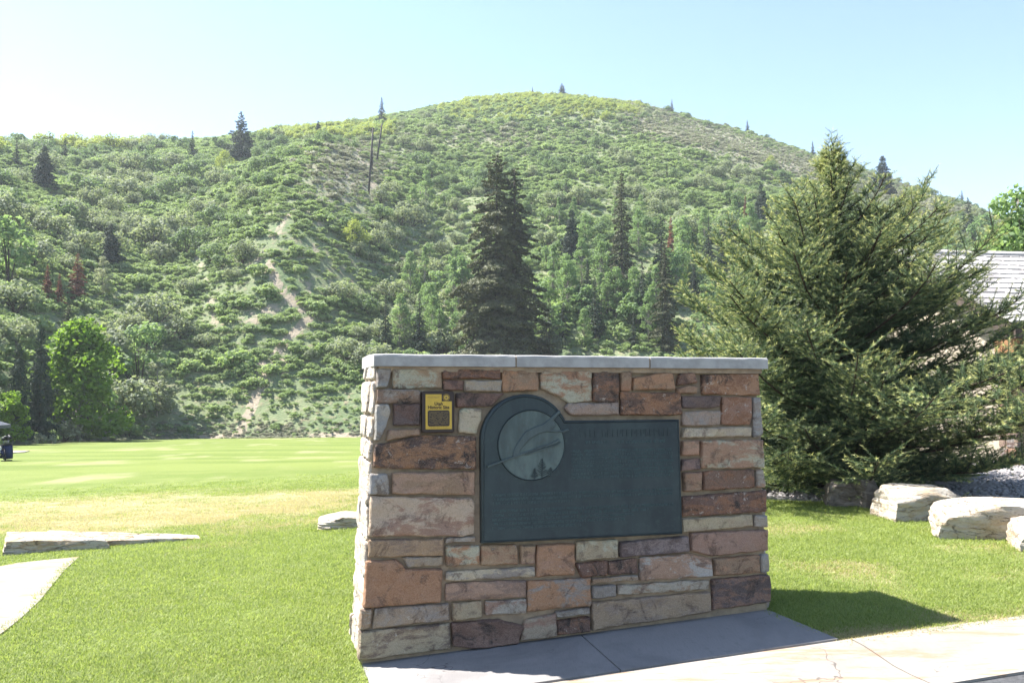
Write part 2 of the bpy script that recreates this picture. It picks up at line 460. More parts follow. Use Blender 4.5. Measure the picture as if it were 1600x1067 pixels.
# trails and bare soil, drawn as lines over the slope
TRAILS = [([(375, 676), (398, 625), (416, 597), (401, 574), (423, 563), (454, 526), (488, 496), (468, 479), (440, 459), (428, 430), (417, 411)], 0.95, 1.0),
          ([(500, 345), (492, 400), (480, 450), (470, 480)], 1.2, 0.45), ([(298, 350), (310, 400), (330, 480), (342, 530), (360, 570)], 1.1, 0.5),
          ([(235, 684), (330, 681), (430, 680), (575, 680)], 1.1, 1.0), ([(560, 235), (545, 250), (585, 260), (580, 300)], 2.0, 0.55),
          ([(455, 330), (430, 370), (400, 410)], 1.3, 0.5), ([(454, 526), (440, 560), (445, 600)], 1.2, 0.45)]
TR3 = [([hit_hill(*p) for p in pts], w, s) for pts, w, s in TRAILS]
def soil_at(X, Y):
    out = np.zeros_like(X)
    wob = (vnoise(X, Y, 2.5, 5) - .5) * 1.6
    main = None
    for pts, w, s in TR3:
        if main is None and out.any(): main = out.copy()
        for a, b in zip(pts[:-1], pts[1:]):
            dx, dy = b.x - a.x, b.y - a.y
            L = dx * dx + dy * dy + 1e-6
            t = np.clip(((X - a.x) * dx + (Y - a.y) * dy) / L, 0, 1)
            d = np.hypot(X - a.x - t * dx, (Y - a.y - t * dy))
            ww = w * 0.30
            out = np.maximum(out, s * (1 - sm(ww * 0.6, ww * 1.6, d + wob * 0.5 * ww)))
    out = out * (0.35 + 0.75 * sm(.25, .6, vnoise(X, Y, 1.7, 6)))
    return out if main is None else np.maximum(out, main)

def zone(px, py):
    """how bushy (0..1), how sagey, how yellow, how wooded each place of the slope is"""
    sp = np.exp(-((px - (395 + (620 - py) * 0.36)) / 105) ** 2) * sm(215, 260, py)      # the open spur
    foot = sm(560, 620, py) * sm(190, 260, px) * (1 - sm(620, 700, px))
    top = (1 - sm(165, 215, py)) * sm(640, 720, px) * (1 - sm(960, 1060, px)) + (1 - sm(228, 246, py)) * (1 - sm(190, 260, px)) + (1 - sm(205, 235, py)) * sm(370, 420, px) * (1 - sm(600, 640, px))
    crestright = np.exp(-((py - (185 + (px - 1000) * 0.30)) / 26) ** 2) * sm(940, 1000, px)
    sage = np.clip(np.exp(-((px - 545) / 75) ** 2 - ((py - 270) / 55) ** 2) + crestright + 0.5 * np.exp(-((px - 780) / 160) ** 2 - ((py - 215) / 22) ** 2), 0, 1)
    bush = np.clip(1 - 1.15 * sp - 1.2 * foot - 0.75 * sage, 0, 1)
    bush = bush * np.where(px > 600, 0.25 + 0.75 * sm(225, 300, py), 1.0) * (0.55 + 0.45 * sm(225, 300, py))
    wood = sm(330, 430, py) * sm(590, 690, px) + sm(390, 470, py) * (1 - sm(190, 260, px))
    return bush, sage, np.clip(top, 0, 1), np.clip(wood, 0, 1)

# ------------------------------------------------------------------ large structure: ground, hill, lawn, road
def build_ground():
    r = np.concatenate([np.linspace(0, 80, 28), np.geomspace(90, 4000, 22)])
    a = np.linspace(0, 2 * np.pi, 73)
    R, A = np.meshgrid(r, a)
    X, Y = R * np.sin(A), R * np.cos(A)
    Z = np.where(R < 85, np.minimum(lawn_z(X, Y), 0) - 0.45, -3.6)
    V = np.stack([X, Y, Z], -1).reshape(-1, 3)
    n, m = R.shape
    idx = np.arange(n * m).reshape(n, m)
    F = np.stack([idx[:-1, :-1], idx[1:, :-1], idx[1:, 1:], idx[:-1, 1:]], -1).reshape(-1, 4)
    return mesh_np('ground', V, F, M['ground'])
obj('ground', build_ground(), label='dry meadow ground under and around the lawn', kind='structure')

def build_hill():
    pxs = np.concatenate([np.linspace(-900, -60, 40), np.linspace(-50, 1650, 260), np.linspace(1680, 2600, 40)])
    u = np.concatenate([np.linspace(-0.06, 1.0, 210), np.linspace(1.01, 1.6, 24)])
    PX, U = np.meshgrid(pxs, u)
    B = np.interp(PX, PXT, BT); R = np.interp(PX, PXT, RT)
    Y = B + (R - B) * U
    X = (PX - 800) / FPX * Y
    Z = hill_z(X, Y)
    V = np.stack([X, Y, Z], -1).reshape(-1, 3)
    n, m = PX.shape
    idx = np.arange(n * m).reshape(n, m)
    F = np.stack([idx[:-1, :-1], idx[:-1, 1:], idx[1:, 1:], idx[1:, :-1]], -1).reshape(-1, 4)
    ix, iy, _ = project(V)
    bush, sage, top, wood = zone(ix, iy)
    so = soil_at(V[:, 0], V[:, 1])
    spur = np.exp(-((ix - (400 + (620 - iy) * 0.34)) / 85) ** 2) * sm(300, 380, iy) * (1 - sm(590, 660, iy))
    nz_ = vnoise(V[:, 0], V[:, 1], 4.5, 41) * .45 + vnoise(V[:, 0], V[:, 1], 1.5, 42) * .55
    so = np.maximum(so, spur * sm(.5, .75, nz_) * .6)
    return mesh_np('hill', V, F, M['hill'], attrs={'soil': so, 'sage': np.clip(sage, 0, 1)})
obj('hill', build_hill(), label='steep brushy hill rising behind the lawn', kind='structure')

def kerb_line(t, off):
    """point on the kerb back line; t = metres along the wall direction, off = metres towards the road"""
    p = KB + E_ * t + N_ * off
    return p
KB = Vector((1.02, 4.46, 0))
kb_a = hit_lawn(1311, 1002); kb_b = hit_lawn(1600, 953)
KB0 = KB = Vector((kb_a.x, kb_a.y, 0)) - E_ * ((kb_a - Vector((0, 4.2, 0))).dot(E_))   # at along = 0

def build_lawn():
    # rows run parallel to the kerb: distance behind the kerb v, along it t
    v = np.concatenate([[0.0], np.geomspace(0.08, 66.0, 130)])
    t = np.concatenate([-np.geomspace(75, 7.2, 30), np.linspace(-7, 9, 110), np.geomspace(9.3, 60, 30)])
    T_, V_ = np.meshgrid(t, v)
    X = KB.x + E_.x * T_ - N_.x * V_
    Y = KB.y + E_.y * T_ - N_.y * V_
    # lawn stops at the hill foot
    px = 800 + FPX * X / np.maximum(Y, 4)
    B = np.interp(px, PXT, BT) + 0.4
    s = np.where(Y > B, B / np.maximum(Y, 1), 1.0)
    X, Y = X * s, Y * s
    Z = lawn_z(X, Y) + (vnoise(X, Y, 0.5, 4) - .5) * 0.012
    P = np.stack([X, Y, Z], -1).reshape(-1, 3)
    n, m = T_.shape
    idx = np.arange(n * m).reshape(n, m)
    F = np.stack([idx[:-1, :-1], idx[:-1, 1:], idx[1:, 1:], idx[1:, :-1]], -1).reshape(-1, 4)
    return mesh_np('lawn', P, F, M['lawn'], attrs={'dry': dryness(P[:, 0], P[:, 1])})
obj('lawn', build_lawn(), label='mown green lawn sloping away to the hill foot', kind='structure')

def kz(t): 
    p = KB + E_ * t
    return float(lawn_z(p.x, p.y))

def build_kerb():
    root = obj('kerb', None, label='pale concrete rolled kerb and gutter along the road', kind='structure')
    prof = [(-0.003, -0.25), (-0.003, 0.002), (0.012, 0.010), (0.12, 0.004), (0.24, -0.012), (0.34, -0.028), (0.46, -0.034), (0.62, -0.034), (0.62, -0.3)]
    j0 = 1.86        # a joint seen in the picture
    joints = [j0 + k * 2.95 for k in range(-8, 8)]
    for a, b in zip(joints[:-1], joints[1:]):
        mb = MB(); N = 12
        rows = []
        for i in range(N + 1):
            t = a + 0.006 + (b - a - 0.012) * i / N
            base = len(mb.v)
            for o_, h in prof:
                p = KB + E_ * t + N_ * o_
                w = 0.004 * (noise.noise(Vector((t * 2.3, o_ * 9, 1))))
                mb.v.append((p.x, p.y, kz(t) + h + w))
            rows.append(base)
        n = len(prof)
        for r0, r1 in zip(rows[:-1], rows[1:]):
            for k in range(n - 1):
                mb.f.append((r0 + k, r0 + k + 1, r1 + k + 1, r1 + k)); mb.m.append(0)
        for r, rev in ((rows[0], True), (rows[-1], False)):
            f = tuple(r + k for k in range(n)); mb.f.append(f[::-1] if rev else f); mb.m.append(0)
        me = mb.mesh('kerb_section', M['kerb'], smooth=True)
        me.set_sharp_from_angle(angle=math.radians(35))
        obj('kerb_section', me, root)
build_kerb()

def build_road():
    mb = MB()
    ts = np.linspace(-40, 45, 60); os_ = [0.60, 2.0, 4.5, 8.0]
    for t0, t1 in zip(ts[:-1], ts[1:]):
        for o0, o1 in zip(os_[:-1], os_[1:]):
            q = []
            for t, o_ in ((t0, o1), (t1, o1), (t1, o0), (t0, o0)):
                p = KB + E_ * t + N_ * o_
                q.append((p.x, p.y, kz(t) - 0.045))
            mb.poly(q)
    return mb.mesh('road', M['asphalt'])
obj('road', build_road(), label='grey asphalt road in front of the kerb', kind='structure')

# ------------------------------------------------------------------ stone monument
BAT = math.radians(2.5)
NF = N_ * math.cos(BAT) + UP * math.sin(BAT)
EB = UP * math.cos(BAT) - N_ * math.sin(BAT)
_q = ray(883, 607)
QW = Vector((0, 0, EYE)) + _q * (4.95 / _q.y)
def wab(x, y, off=0.0):
    """photo pixel -> coordinates (a along, b up) on the wall's front plane shifted out by off"""
    d = ray(x, y)
    t = (QW + NF * off - Vector((0, 0, EYE))).dot(NF) / d.dot(NF)
    p = Vector((0, 0, EYE)) + d * t - QW
    return (p.dot(E_), p.dot(EB))
def wpt(a, b, off=0.0): return QW + E_ * a + EB * b + NF * off

aBL, bBL = wab(560, 1034); aBR, bBR = wab(1206, 948)
aTL, bTL = wab(583, 569); aTR, bTR = wab(1188, 576)
bTop = (bTL + bTR) / 2
def edgeL(b): return aBL + (aTL - aBL) * (b - bBL) / (bTL - bBL)
def edgeR(b): return aBR + (aTR - aBR) * (b - bBR) / (bTR - bBR)
THICK = 0.66
monument = obj('stone_monument', None, None, tuple(wpt(0, bBL)), 'stone monument wall with concrete cap holding a bronze plaque', 'monument')

def place(name, me, parent):
    """world-space mesh -> object with origin at its centre, parented"""
    n = len(me.vertices)
    co = np.empty(n * 3, np.float32); me.vertices.foreach_get('co', co); co = co.reshape(-1, 3)
    c = (co.min(0) + co.max(0)) / 2
    me.vertices.foreach_set('co', (co - c).ravel()); me.update()
    o = obj(name, me, parent)
    if parent is not None:
        o.location = Vector(c.tolist()) - Vector(parent_world(parent))
    else: o.location = c.tolist()
    return o
def parent_world(p):
    v = Vector(p.location)
    while p.parent: p = p.parent; v = v + Vector(p.location)
    return v

def build_core():
    mb = MB(); lo = bBL - 0.35; R = -0.022; ins = 0.022
    f = [wpt(edgeL(lo) + ins, lo, R), wpt(edgeR(lo) - ins, lo, R), wpt(edgeR(bTop) - ins, bTop + .012, R), wpt(edgeL(bTop) + ins, bTop + .012, R)]
    bk = [p - N_ * (THICK - 0.05) for p in f]
    bk[0] -= N_ * 0.08; bk[1] -= N_ * 0.08
    mb.poly(f); mb.poly(bk[::-1])
    for i in range(4):
        j = (i + 1) % 4
        mb.poly([f[j], f[i], bk[i], bk[j]])
    return mb.mesh('mortar_core', M['mortar'])
place('mortar_core', build_core(), monument)

def dedupe(p):
    q = []
    for a in p:
        if not q or (Vector(a) - Vector(q[-1])).length > 1e-4: q.append(a)
    return q

def stone_mesh(poly2, O, U, V, W, proud, rough, seed, name='stone', back=0.05, round_=0.011, sp=0.024):
    """rough-faced stone: outline poly2 in (U,V) axes at origin O, face standing out along W"""
    P = [Vector(p) for p in dedupe(poly2)]
    area = sum(P[i].x * P[(i + 1) % len(P)].y - P[(i + 1) % len(P)].x * P[i].y for i in range(len(P)))
    if area < 0: P = P[::-1]
    n = len(P)
    # rounded corners, then resample with a slightly wandering edge
    out = []
    for i in range(n):
        a, b, c = P[i - 1], P[i], P[(i + 1) % n]
        la, lc = (a - b).length, (c - b).length
        r = min(round_, la * .3, lc * .3)
        p0, p1 = b + (a - b).normalized() * r, b + (c - b).normalized() * r
        for k in range(4):
            t = k / 3
            out.append(p0 * (1 - t) ** 2 + b * 2 * t * (1 - t) + p1 * t * t)
    ring = []
    for i in range(len(out)):
        a, b = out[i], out[(i + 1) % len(out)]
        k = max(1, int((b - a).length / 0.02))
        for j in range(k): ring.append(a + (b - a) * (j / k))
    cen = sum(ring, Vector((0, 0))) / len(ring)
    m = len(ring)
    def nz(p, s, o=0.0): return noise.noise(Vector((p.x * s + seed * 3.7, p.y * s - seed * 1.9, seed + o)))
    nor = []
    for i in range(m):
        t = (ring[(i + 1) % m] - ring[i - 1])
        if t.length < 1e-6: t = Vector((1, 0))
        nor.append(Vector((t.y, -t.x)).normalized())
    ring = [ring[i] + nor[i] * (0.005 * nz(ring[i], 14, 5) + 0.004 * nz(ring[i], 45, 2)) for i in range(m)]
    def inset(d): return [ring[i] - nor[i] * d for i in range(m)]
    big = min(max((max(p.x for p in ring) - min(p.x for p in ring)), 0.05), max(max(p.y for p in ring) - min(p.y for p in ring), 0.04))
    d1, d2 = min(0.002, big * .05), min(0.009, big * .14)
    r1, r2 = inset(d1), inset(d2)
    def hgt(p):
        f = noise.fractal(Vector((p.x * 6 + seed * 3.1, p.y * 9 + seed, seed * .7)), 1.0, 2.1, 4)
        rg = abs(nz(p, 11, 9))
        return proud + rough * (f * 0.75 + rg * 0.7 - 0.25)
    xs = [p.x for p in r2]; ys = [p.y for p in r2]
    pts = list(r2); inner = []
    x = min(xs) + sp / 2
    poly = r2
    def inside(q, mar):
        c = False; j = len(poly) - 1
        for i in range(len(poly)):
            if (poly[i].y > q.y) != (poly[j].y > q.y) and q.x < (poly[j].x - poly[i].x) * (q.y - poly[i].y) / (poly[j].y - poly[i].y) + poly[i].x: c = not c
            j = i
        if not c: return False
        return min((q - w).length for w in poly) > mar
    while x < max(xs):
        y = min(ys) + sp / 2
        while y < max(ys):
            q = Vector((x + random.uniform(-.3, .3) * sp, y + random.uniform(-.3, .3) * sp))
            if inside(q, sp * .55): inner.append(q)
            y += sp
        x += sp
    allp = pts + inner
    res = geometry.delaunay_2d_cdt(allp, [(i, (i + 1) % m) for i in range(m)], [], 1, 1e-6)
    v2, faces, orig = res[0], res[2], res[3]
    verts = []; fs = []
    def w3(p, h): return O + U * p.x + V * p.y + W * h
    for p in v2: verts.append(w3(p, hgt(p)))
    for f in faces: fs.append(tuple(f))
    lookup = {}
    for i, og in enumerate(orig):
        for k in og:
            if k < m: lookup[k] = i
    if all(k in lookup for k in range(m)):
        b1 = len(verts)
        for p in r1: verts.append(w3(p, hgt(p) * 0.6 - 0.003))
        b0 = len(verts)
        for p in ring: verts.append(w3(p, -back))
        for i in range(m):
            j = (i + 1) % m
            fs.append((b1 + i, b1 + j, lookup[j], lookup[i]))
            fs.append((b0 + i, b0 + j, b1 + j, b1 + i))
    me = bpy.data.meshes.new(name)
    me.from_pydata([tuple(v) for v in verts], [], fs)
    me.polygons.foreach_set('use_smooth', [True] * len(me.polygons))
    try: me.set_sharp_from_angle(angle=math.radians(38))
    except Exception: pass
    me.update()
    return me

def zA(p): return [(530 + x * .225, 530 + y * .225) for x, y in p]
def zB(p): return [(860 + x * .225, 530 + y * .225) for x, y in p]
def zC(p): return [(530 + x * .297, 750 + y * .297) for x, y in p]
def zD(p): return [(860 + x * .297, 750 + y * .297) for x, y in p]
RUST, ORG, TAN, CRM, MAR, PUR, GRY, PNK, BUF, BLU = ((.20, .095, .052), (.27, .145, .085), (.25, .175, .12), (.46, .40, .33), (.085, .045, .040), (.062, .045, .055),
                                                     (.24, .225, .22), (.27, .175, .14), (.33, .28, .21), (.27, .29, .33))
R_, F_, D_, L_ = 'stone_rust', 'stone_fleck', 'stone_dark', 'stone_pale'
ST = [
 (zA([(268, 207), (365, 207), (330, 330), (262, 335)]), BLU, GRY, R_), (zA([(375, 207), (710, 210), (712, 335), (378, 338)]), TAN, CRM, L_),
 (zA([(722, 208), (1120, 210), (1120, 270), (725, 272)]), MAR, RUST, D_), (zA([(728, 285), (865, 287), (862, 350), (730, 348)]), (.17, .085, .065), MAR, R_),
 (zA([(875, 285), (1130, 285), (1130, 360), (875, 358)]), GRY, BUF, R_), (zA([(1140, 215), (1375, 215), (1385, 300), (1380, 355), (1142, 362)]), ORG, TAN, R_),
 ([(846, 586), (851, 580), (921, 579), (925, 584), (925, 625), (889, 629), (866, 614), (846, 606)], (.31, .17, .11), CRM, R_),
 (zA([(270, 350), (563, 355), (563, 440), (264, 440)]), (.16, .105, .085), GRY, F_), (zA([(818, 372), (1150, 378), (1060, 462), (820, 468)]), MAR, (.15, .085, .07), D_),
 (zA([(258, 455), (345, 452), (355, 500), (320, 600), (290, 695), (248, 700)]), BLU, (.36, .35, .33), R_), (zA([(378, 450), (560, 452), (558, 595), (380, 595)]), PUR, MAR, D_),
 (zA([(835, 500), (870, 478), (985, 482), (988, 560), (950, 655), (835, 640)]), CRM, (.5, .43, .33), L_), (zA([(350, 630), (560, 620), (558, 660), (480, 675), (325, 707)]), (.22, .14, .11), TAN, R_),
 (zA([(255, 740), (530, 680), (600, 668), (945, 678), (952, 900), (242, 892), (240, 830)]), (.19, .095, .05), (.055, .032, .03), F_),
 ([(580, 741), (604, 741), (608, 755), (608, 772), (577, 772)], GRY, BLU, R_), ([(614, 739), (742, 737), (742, 773), (613, 771)], PNK, TAN, R_),
 (zC([(168, 88), (690, 97), (712, 120), (712, 280), (640, 292), (158, 295)]), (.44, .36, .31), (.28, .18, .14), L_), (zC([(160, 318), (550, 310), (550, 395), (155, 405)]), TAN, (.19, .14, .11), R_),
 (zC([(562, 305), (715, 300), (715, 322), (562, 330)]), GRY, TAN, R_), (zC([(565, 350), (735, 345), (738, 440), (565, 455)]), ORG, CRM, R_),
 (zC([(748, 345), (935, 338), (940, 440), (748, 445)]), TAN, ORG, R_), (zC([(958, 345), (1032, 345), (1030, 440), (958, 440)]), TAN, PNK, R_),
 ([(840, 852), (898.6, 849.5), (898, 897), (840, 900)], ORG, (.33, .2, .14), R_), (zC([(330, 408), (545, 405), (545, 445), (365, 458)]), (.23, .19, .15), GRY, R_),
 (zC([(145, 430), (310, 422), (355, 472), (545, 468), (530, 640), (128, 672)]), (.30, .165, .105), ORG, R_), (zC([(565, 485), (1030, 458), (1030, 505), (562, 530)]), CRM, GRY, L_),
 (zC([(562, 545), (985, 530), (985, 615), (562, 635)]), PNK, (.2, .14, .12), R_), ([(826, 909), (924, 903), (924, 946), (826, 955)], ORG, GRY, R_),
 (zC([(112, 680), (172, 680), (160, 775), (110, 785)]), GRY, TAN, R_), (zC([(190, 680), (578, 650), (580, 735), (178, 780)]), (.22, .175, .15), GRY, R_),
 (zC([(600, 648), (750, 640), (748, 720), (600, 740)]), BUF, TAN, R_), (zC([(775, 640), (985, 628), (985, 695), (775, 710)]), (.27, .26, .26), PNK, R_),
 (zC([(110, 800), (580, 755), (585, 885), (102, 948)]), (.33, .29, .23), (.12, .09, .075), R_), (zC([(598, 755), (840, 735), (975, 775), (940, 860), (720, 885), (598, 872)]), MAR, (.16, .1, .085), D_),
 (zC([(985, 740), (1145, 703), (1145, 820), (960, 845)]), (.25, .21, .18), PNK, R_), ([(871, 971), (922, 964), (922, 986), (872, 992)], MAR, RUST, F_),
 (zD([(35, 695), (205, 672), (208, 702), (35, 720)]), GRY, (.18, .16, .15), R_),
 (zD([(140, 325), (355, 318), (355, 405), (142, 425)]), BUF, CRM, R_), (zD([(370, 328), (730, 295), (732, 375), (372, 405)]), PUR, (.19, .16, .17), D_),
 (zD([(142, 442), (300, 427), (300, 500), (170, 513)]), MAR, RUST, F_), (zD([(310, 430), (460, 415), (460, 490), (315, 495)]), (.13, .07, .055), MAR, F_),
 (zD([(475, 410), (735, 390), (850, 417), (850, 505), (480, 525)]), PNK, (.36, .36, .36), L_), (zD([(225, 520), (465, 500), (465, 522), (225, 543)]), GRY, TAN, R_),
 (zD([(225, 560), (348, 555), (348, 610), (225, 622)]), (.16, .15, .155), GRY, R_), (zD([(360, 557), (840, 528), (838, 572), (360, 602)]), (.29, .27, .25), TAN, L_),
 (zD([(225, 645), (840, 590), (850, 690), (225, 790)]), (.30, .225, .17), (.25, .2, .17), R_), (zD([(747, 282), (1143, 262), (1148, 368), (850, 397), (747, 370)]), (.23, .14, .12), PNK, R_),
 (zD([(865, 415), (1103, 397), (1106, 488), (865, 502)]), (.26, .15, .1), TAN, R_), (zD([(1114, 392), (1150, 387), (1158, 480), (1116, 487)]), GRY, BLU, R_),
 (zD([(858, 525), (1152, 502), (1165, 560), (1163, 638), (860, 685)]), PUR, (.2, .115, .085), D_), (zD([(695, 205), (1065, 182), (1070, 240), (695, 275)]), (.37, .33, .25), BUF, R_),
 (zD([(1080, 190), (1140, 185), (1145, 245), (1080, 245)]), GRY, BLU, R_), (zD([(695, 90), (1135, 57), (1140, 165), (695, 190)]), MAR, RUST, F_),
 (zB([(305, 225), (475, 225), (480, 435), (305, 430)]), (.05, .035, .035), RUST, F_), (zB([(492, 228), (560, 226), (565, 358), (495, 358)]), (.24, .13, .09), TAN, R_),
 (zB([(580, 270), (800, 228), (850, 240), (870, 345), (580, 352)]), ORG, TAN, R_), (zB([(890, 290), (910, 245), (1000, 230), (1022, 300), (890, 315)]), (.2, .11, .08), MAR, R_),
 (zB([(888, 340), (960, 322), (1020, 335), (1015, 375), (890, 372)]), (.21, .125, .09), TAN, R_), (zB([(1060, 250), (1450, 240), (1458, 385), (1065, 380)]), (.26, .14, .085), RUST, F_),
 (zB([(100, 475), (130, 445), (480, 440), (480, 525), (140, 525)]), (.23, .17, .155), GRY, R_), (zB([(495, 368), (910, 372), (915, 515), (860, 525), (497, 525)]), RUST, (.09, .045, .03), F_),
 (zB([(922, 393), (1185, 395), (1180, 470), (922, 475)]), PUR, (.1, .07, .07), D_), (zB([(925, 503), (1185, 500), (1185, 590), (925, 600)]), (.24, .185, .17), GRY, R_),
 (zB([(1200, 402), (1395, 400), (1395, 590), (1200, 592)]), (.2, .105, .075), RUST, F_), (zB([(1410, 405), (1458, 405), (1480, 660), (1420, 680)]), BLU, GRY, R_),
 (zB([(925, 620), (1400, 610), (1400, 670), (925, 682)]), CRM, (.36, .32, .27), L_), (zB([(922, 705), (1035, 700), (1030, 800), (920, 805)]), (.29, .17, .13), TAN, R_),
 (zB([(1055, 705), (1482, 700), (1490, 890), (1055, 892)]), (.31, .19, .14), CRM, R_), (zB([(920, 832), (1045, 830), (1045, 905), (920, 912)]), (.17, .11, .11), PUR, R_),
 (zB([(930, 930), (1050, 925), (1055, 1050), (940, 1055)]), (.21, .12, .085), TAN, R_), (zB([(1065, 920), (1415, 905), (1420, 1030), (1068, 1045)]), (.115, .065, .048), RUST, F_),
 (zB([(1437, 910), (1480, 905), (1498, 1000), (1492, 1025), (1440, 1025)]), GRY, (.3, .2, .15), R_),
]
for i, (poly, c1, c2, mk) in enumerate(ST):
    p2 = [wab(x, y, 0.012) for x, y in poly]
    pc = sum((Vector(q) for q in p2), Vector((0, 0))) / len(p2)
    p2 = [tuple(Vector(q) + Vector((math.copysign(.004, q[0] - pc.x), math.copysign(.004, q[1] - pc.y)))) for q in p2]
    me = stone_mesh(p2, QW, E_, EB, NF, 0.012 + 0.007 * random.random(), 0.019 if mk != F_ else 0.027, i + 1.3, sp=0.02)
    me.materials.append(M[mk])
    o = place('stone', me, monument)
    dust = (.30, .245, .20); w_ = .05 if max(c1) < .12 else .10
    c1 = tuple(a * (1 - w_) + b * w_ for a, b in zip(c1, dust)); c2 = tuple(a * .95 + b * .05 for a, b in zip(c2, dust))
    k_ = 1.95 if max(c1) < .3 else 1.62
    o.color = (min(c1[0] * k_ * 1.08, .75), min(c1[1] * k_, .7), min(c1[2] * k_ * .84, .6), 1); o['tint'] = [min(float(c) * q, .66) for c, q in zip(c2, (1.75, 1.6, 1.42))]

# end faces: coursed stones on the left and the right end
def end_face(left):
    rs = random.Random(3 if left else 5)
    ea, w = (edgeL, -1) if left else (edgeR, 1)
    b = bBL - 0.03 if left else bBR - 0.06
    lo3 = wpt(ea(bBL), bBL); hi3 = wpt(ea(bTop), bTop)
    Vd = (hi3 - lo3); H = Vd.length; Vd.normalize()
    Ud = -N_ if not left else -N_
    Wn = (Ud.cross(Vd)).normalized()
    if Wn.dot(E_) * w < 0: Wn = -Wn
    y = -0.02 if left else 0.10
    while y < H - 0.03:
        h = rs.uniform(0.11, 0.24)
        if y + h > H - 0.05: h = H - y + 0.01
        cuts = [0.0, rs.uniform(0.16, 0.46), THICK - 0.06]
        if rs.random() < 0.4: cuts.insert(2, rs.uniform(0.5, 0.55))
        yy = [y]
        for c0, c1 in zip(cuts[:-1], cuts[1:]):
            parts = [(y, y + h)]
            if h > 0.2 and rs.random() < 0.4:
                k = y + h * rs.uniform(.35, .65); parts = [(y, k), (k, y + h)]
            for y0, y1 in parts:
                g = 0.005
                a0 = c0 + (g if c0 > 0 else 0.026)
                p = [(a0, y0 + g), (c1 - g, y0 + g + rs.uniform(-.008, .008)), (c1 - g, y1 - g + rs.uniform(-.008, .008)), (a0, y1 - g)]
                me = stone_mesh(p, lo3 - Wn * 0.012, Ud, Vd, Wn, rs.uniform(0.004, 0.016), 0.016, rs.uniform(0, 90), back=0.04, round_=0.025, sp=0.03)
                mk = 'stone_end_sunlit' if left else rs.choice([L_, L_, R_]); me.materials.append(M[mk])
                o = place('stone', me, monument)
                c = rs.choice([(.68, .62, .54), (.6, .45, .38), (.42, .35, .28), (.55, .42, .32), (.68, .62, .54), (.58, .54, .47)]); d = rs.choice([CRM, (.5, .46, .4), BUF, (.4, .3, .24)])
                o.color = (*c, 1); o['tint'] = [float(q) for q in d]
        y += h
end_face(True); end_face(False)

# concrete cap in three slabs
def build_cap():
    OV = 0.035
    def capf(x, y):                     # photo pixel on the cap's vertical front plane
        p0 = wpt(0, bTop) + N_ * OV
        d = ray(x, y); t = (p0 - Vector((0, 0, EYE))).dot(N_) / d.dot(N_)
        return Vector((0, 0, EYE)) + d * t
    L = capf(584.5, 551); R = capf(1200, 559.5)
    zt = (L.z + R.z) / 2; zb = (capf(584.5, 571).z + capf(1200, 576.5).z) / 2
    z0 = zb
    xs = [L.dot(E_), capf(806.5, 560).dot(E_), capf(1015.5, 560).dot(E_), R.dot(E_)]
    off = L.dot(N_)
    for k in range(3):
        a, b = xs[k] + (0.005 if k else 0), xs[k + 1] - (0.005 if k < 2 else 0)
        nn = 14
        rs = random.Random(k + 11)
        dz = rs.uniform(-.002, .002)
        # profile across the thickness, chamfered top edges and a slight fall to the front and back
        D = THICK + 0.07
        pr = [(0.0, 0.0), (0.0, zt - z0 - 0.014), (0.004, zt - z0 - 0.006), (0.016, zt - z0 - 0.001), (D / 2, zt - z0 + 0.004), (D - 0.016, zt - z0), (D, zt - z0 - 0.014), (D, 0.0)]
        mb = MB(); rows = []
        for i in range(nn + 1):
            t = a + (b - a) * i / nn
            base = len(mb.v)
            for q, h in pr:
                wv = 0.0022 * noise.noise(Vector((t * 9, q * 20, k * 5 + h * 40)))
                p = E_ * t + N_ * (off - q + wv)
                mb.v.append((p.x, p.y, z0 + h + dz + wv))
            rows.append(base)
        n = len(pr)
        for r0, r1 in zip(rows[:-1], rows[1:]):
            for j in range(n):
                mb.f.append((r0 + j, r1 + j, r1 + (j + 1) % n, r0 + (j + 1) % n)); mb.m.append(0)
        mb.f.append(tuple(rows[0] + j for j in range(n))[::1]); mb.m.append(0)
        mb.f.append(tuple(rows[-1] + j for j in range(n))[::-1]); mb.m.append(0)
        me = mb.mesh('cap_slab', M['cap'])
        bm = bmesh.new(); bm.from_mesh(me); bmesh.ops.recalc_face_normals(bm, faces=bm.faces); bm.to_mesh(me); bm.free()
        place('cap_slab', me, monument)
    # mortar bed under the cap and in the two joints
    mb = MB()
    a0, a1 = xs[0] + 0.03, xs[3] - 0.03
    mb.box(E_ * a0 + N_ * (off - THICK + 0.03) + UP * (z0 - 0.03), E_ * (a1 - a0), N_ * (THICK - 0.055), UP * 0.029)
    for k in (1, 2):
        mb.box(E_ * (xs[k] - 0.006) + N_ * (off - THICK) + UP * (z0 + 0.001), E_ * 0.012, N_ * (THICK - 0.006), UP * (zt - z0 - 0.012))
    place('mortar_bed', mb.mesh('mortar_bed', M['mortar']), monument)
build_cap()

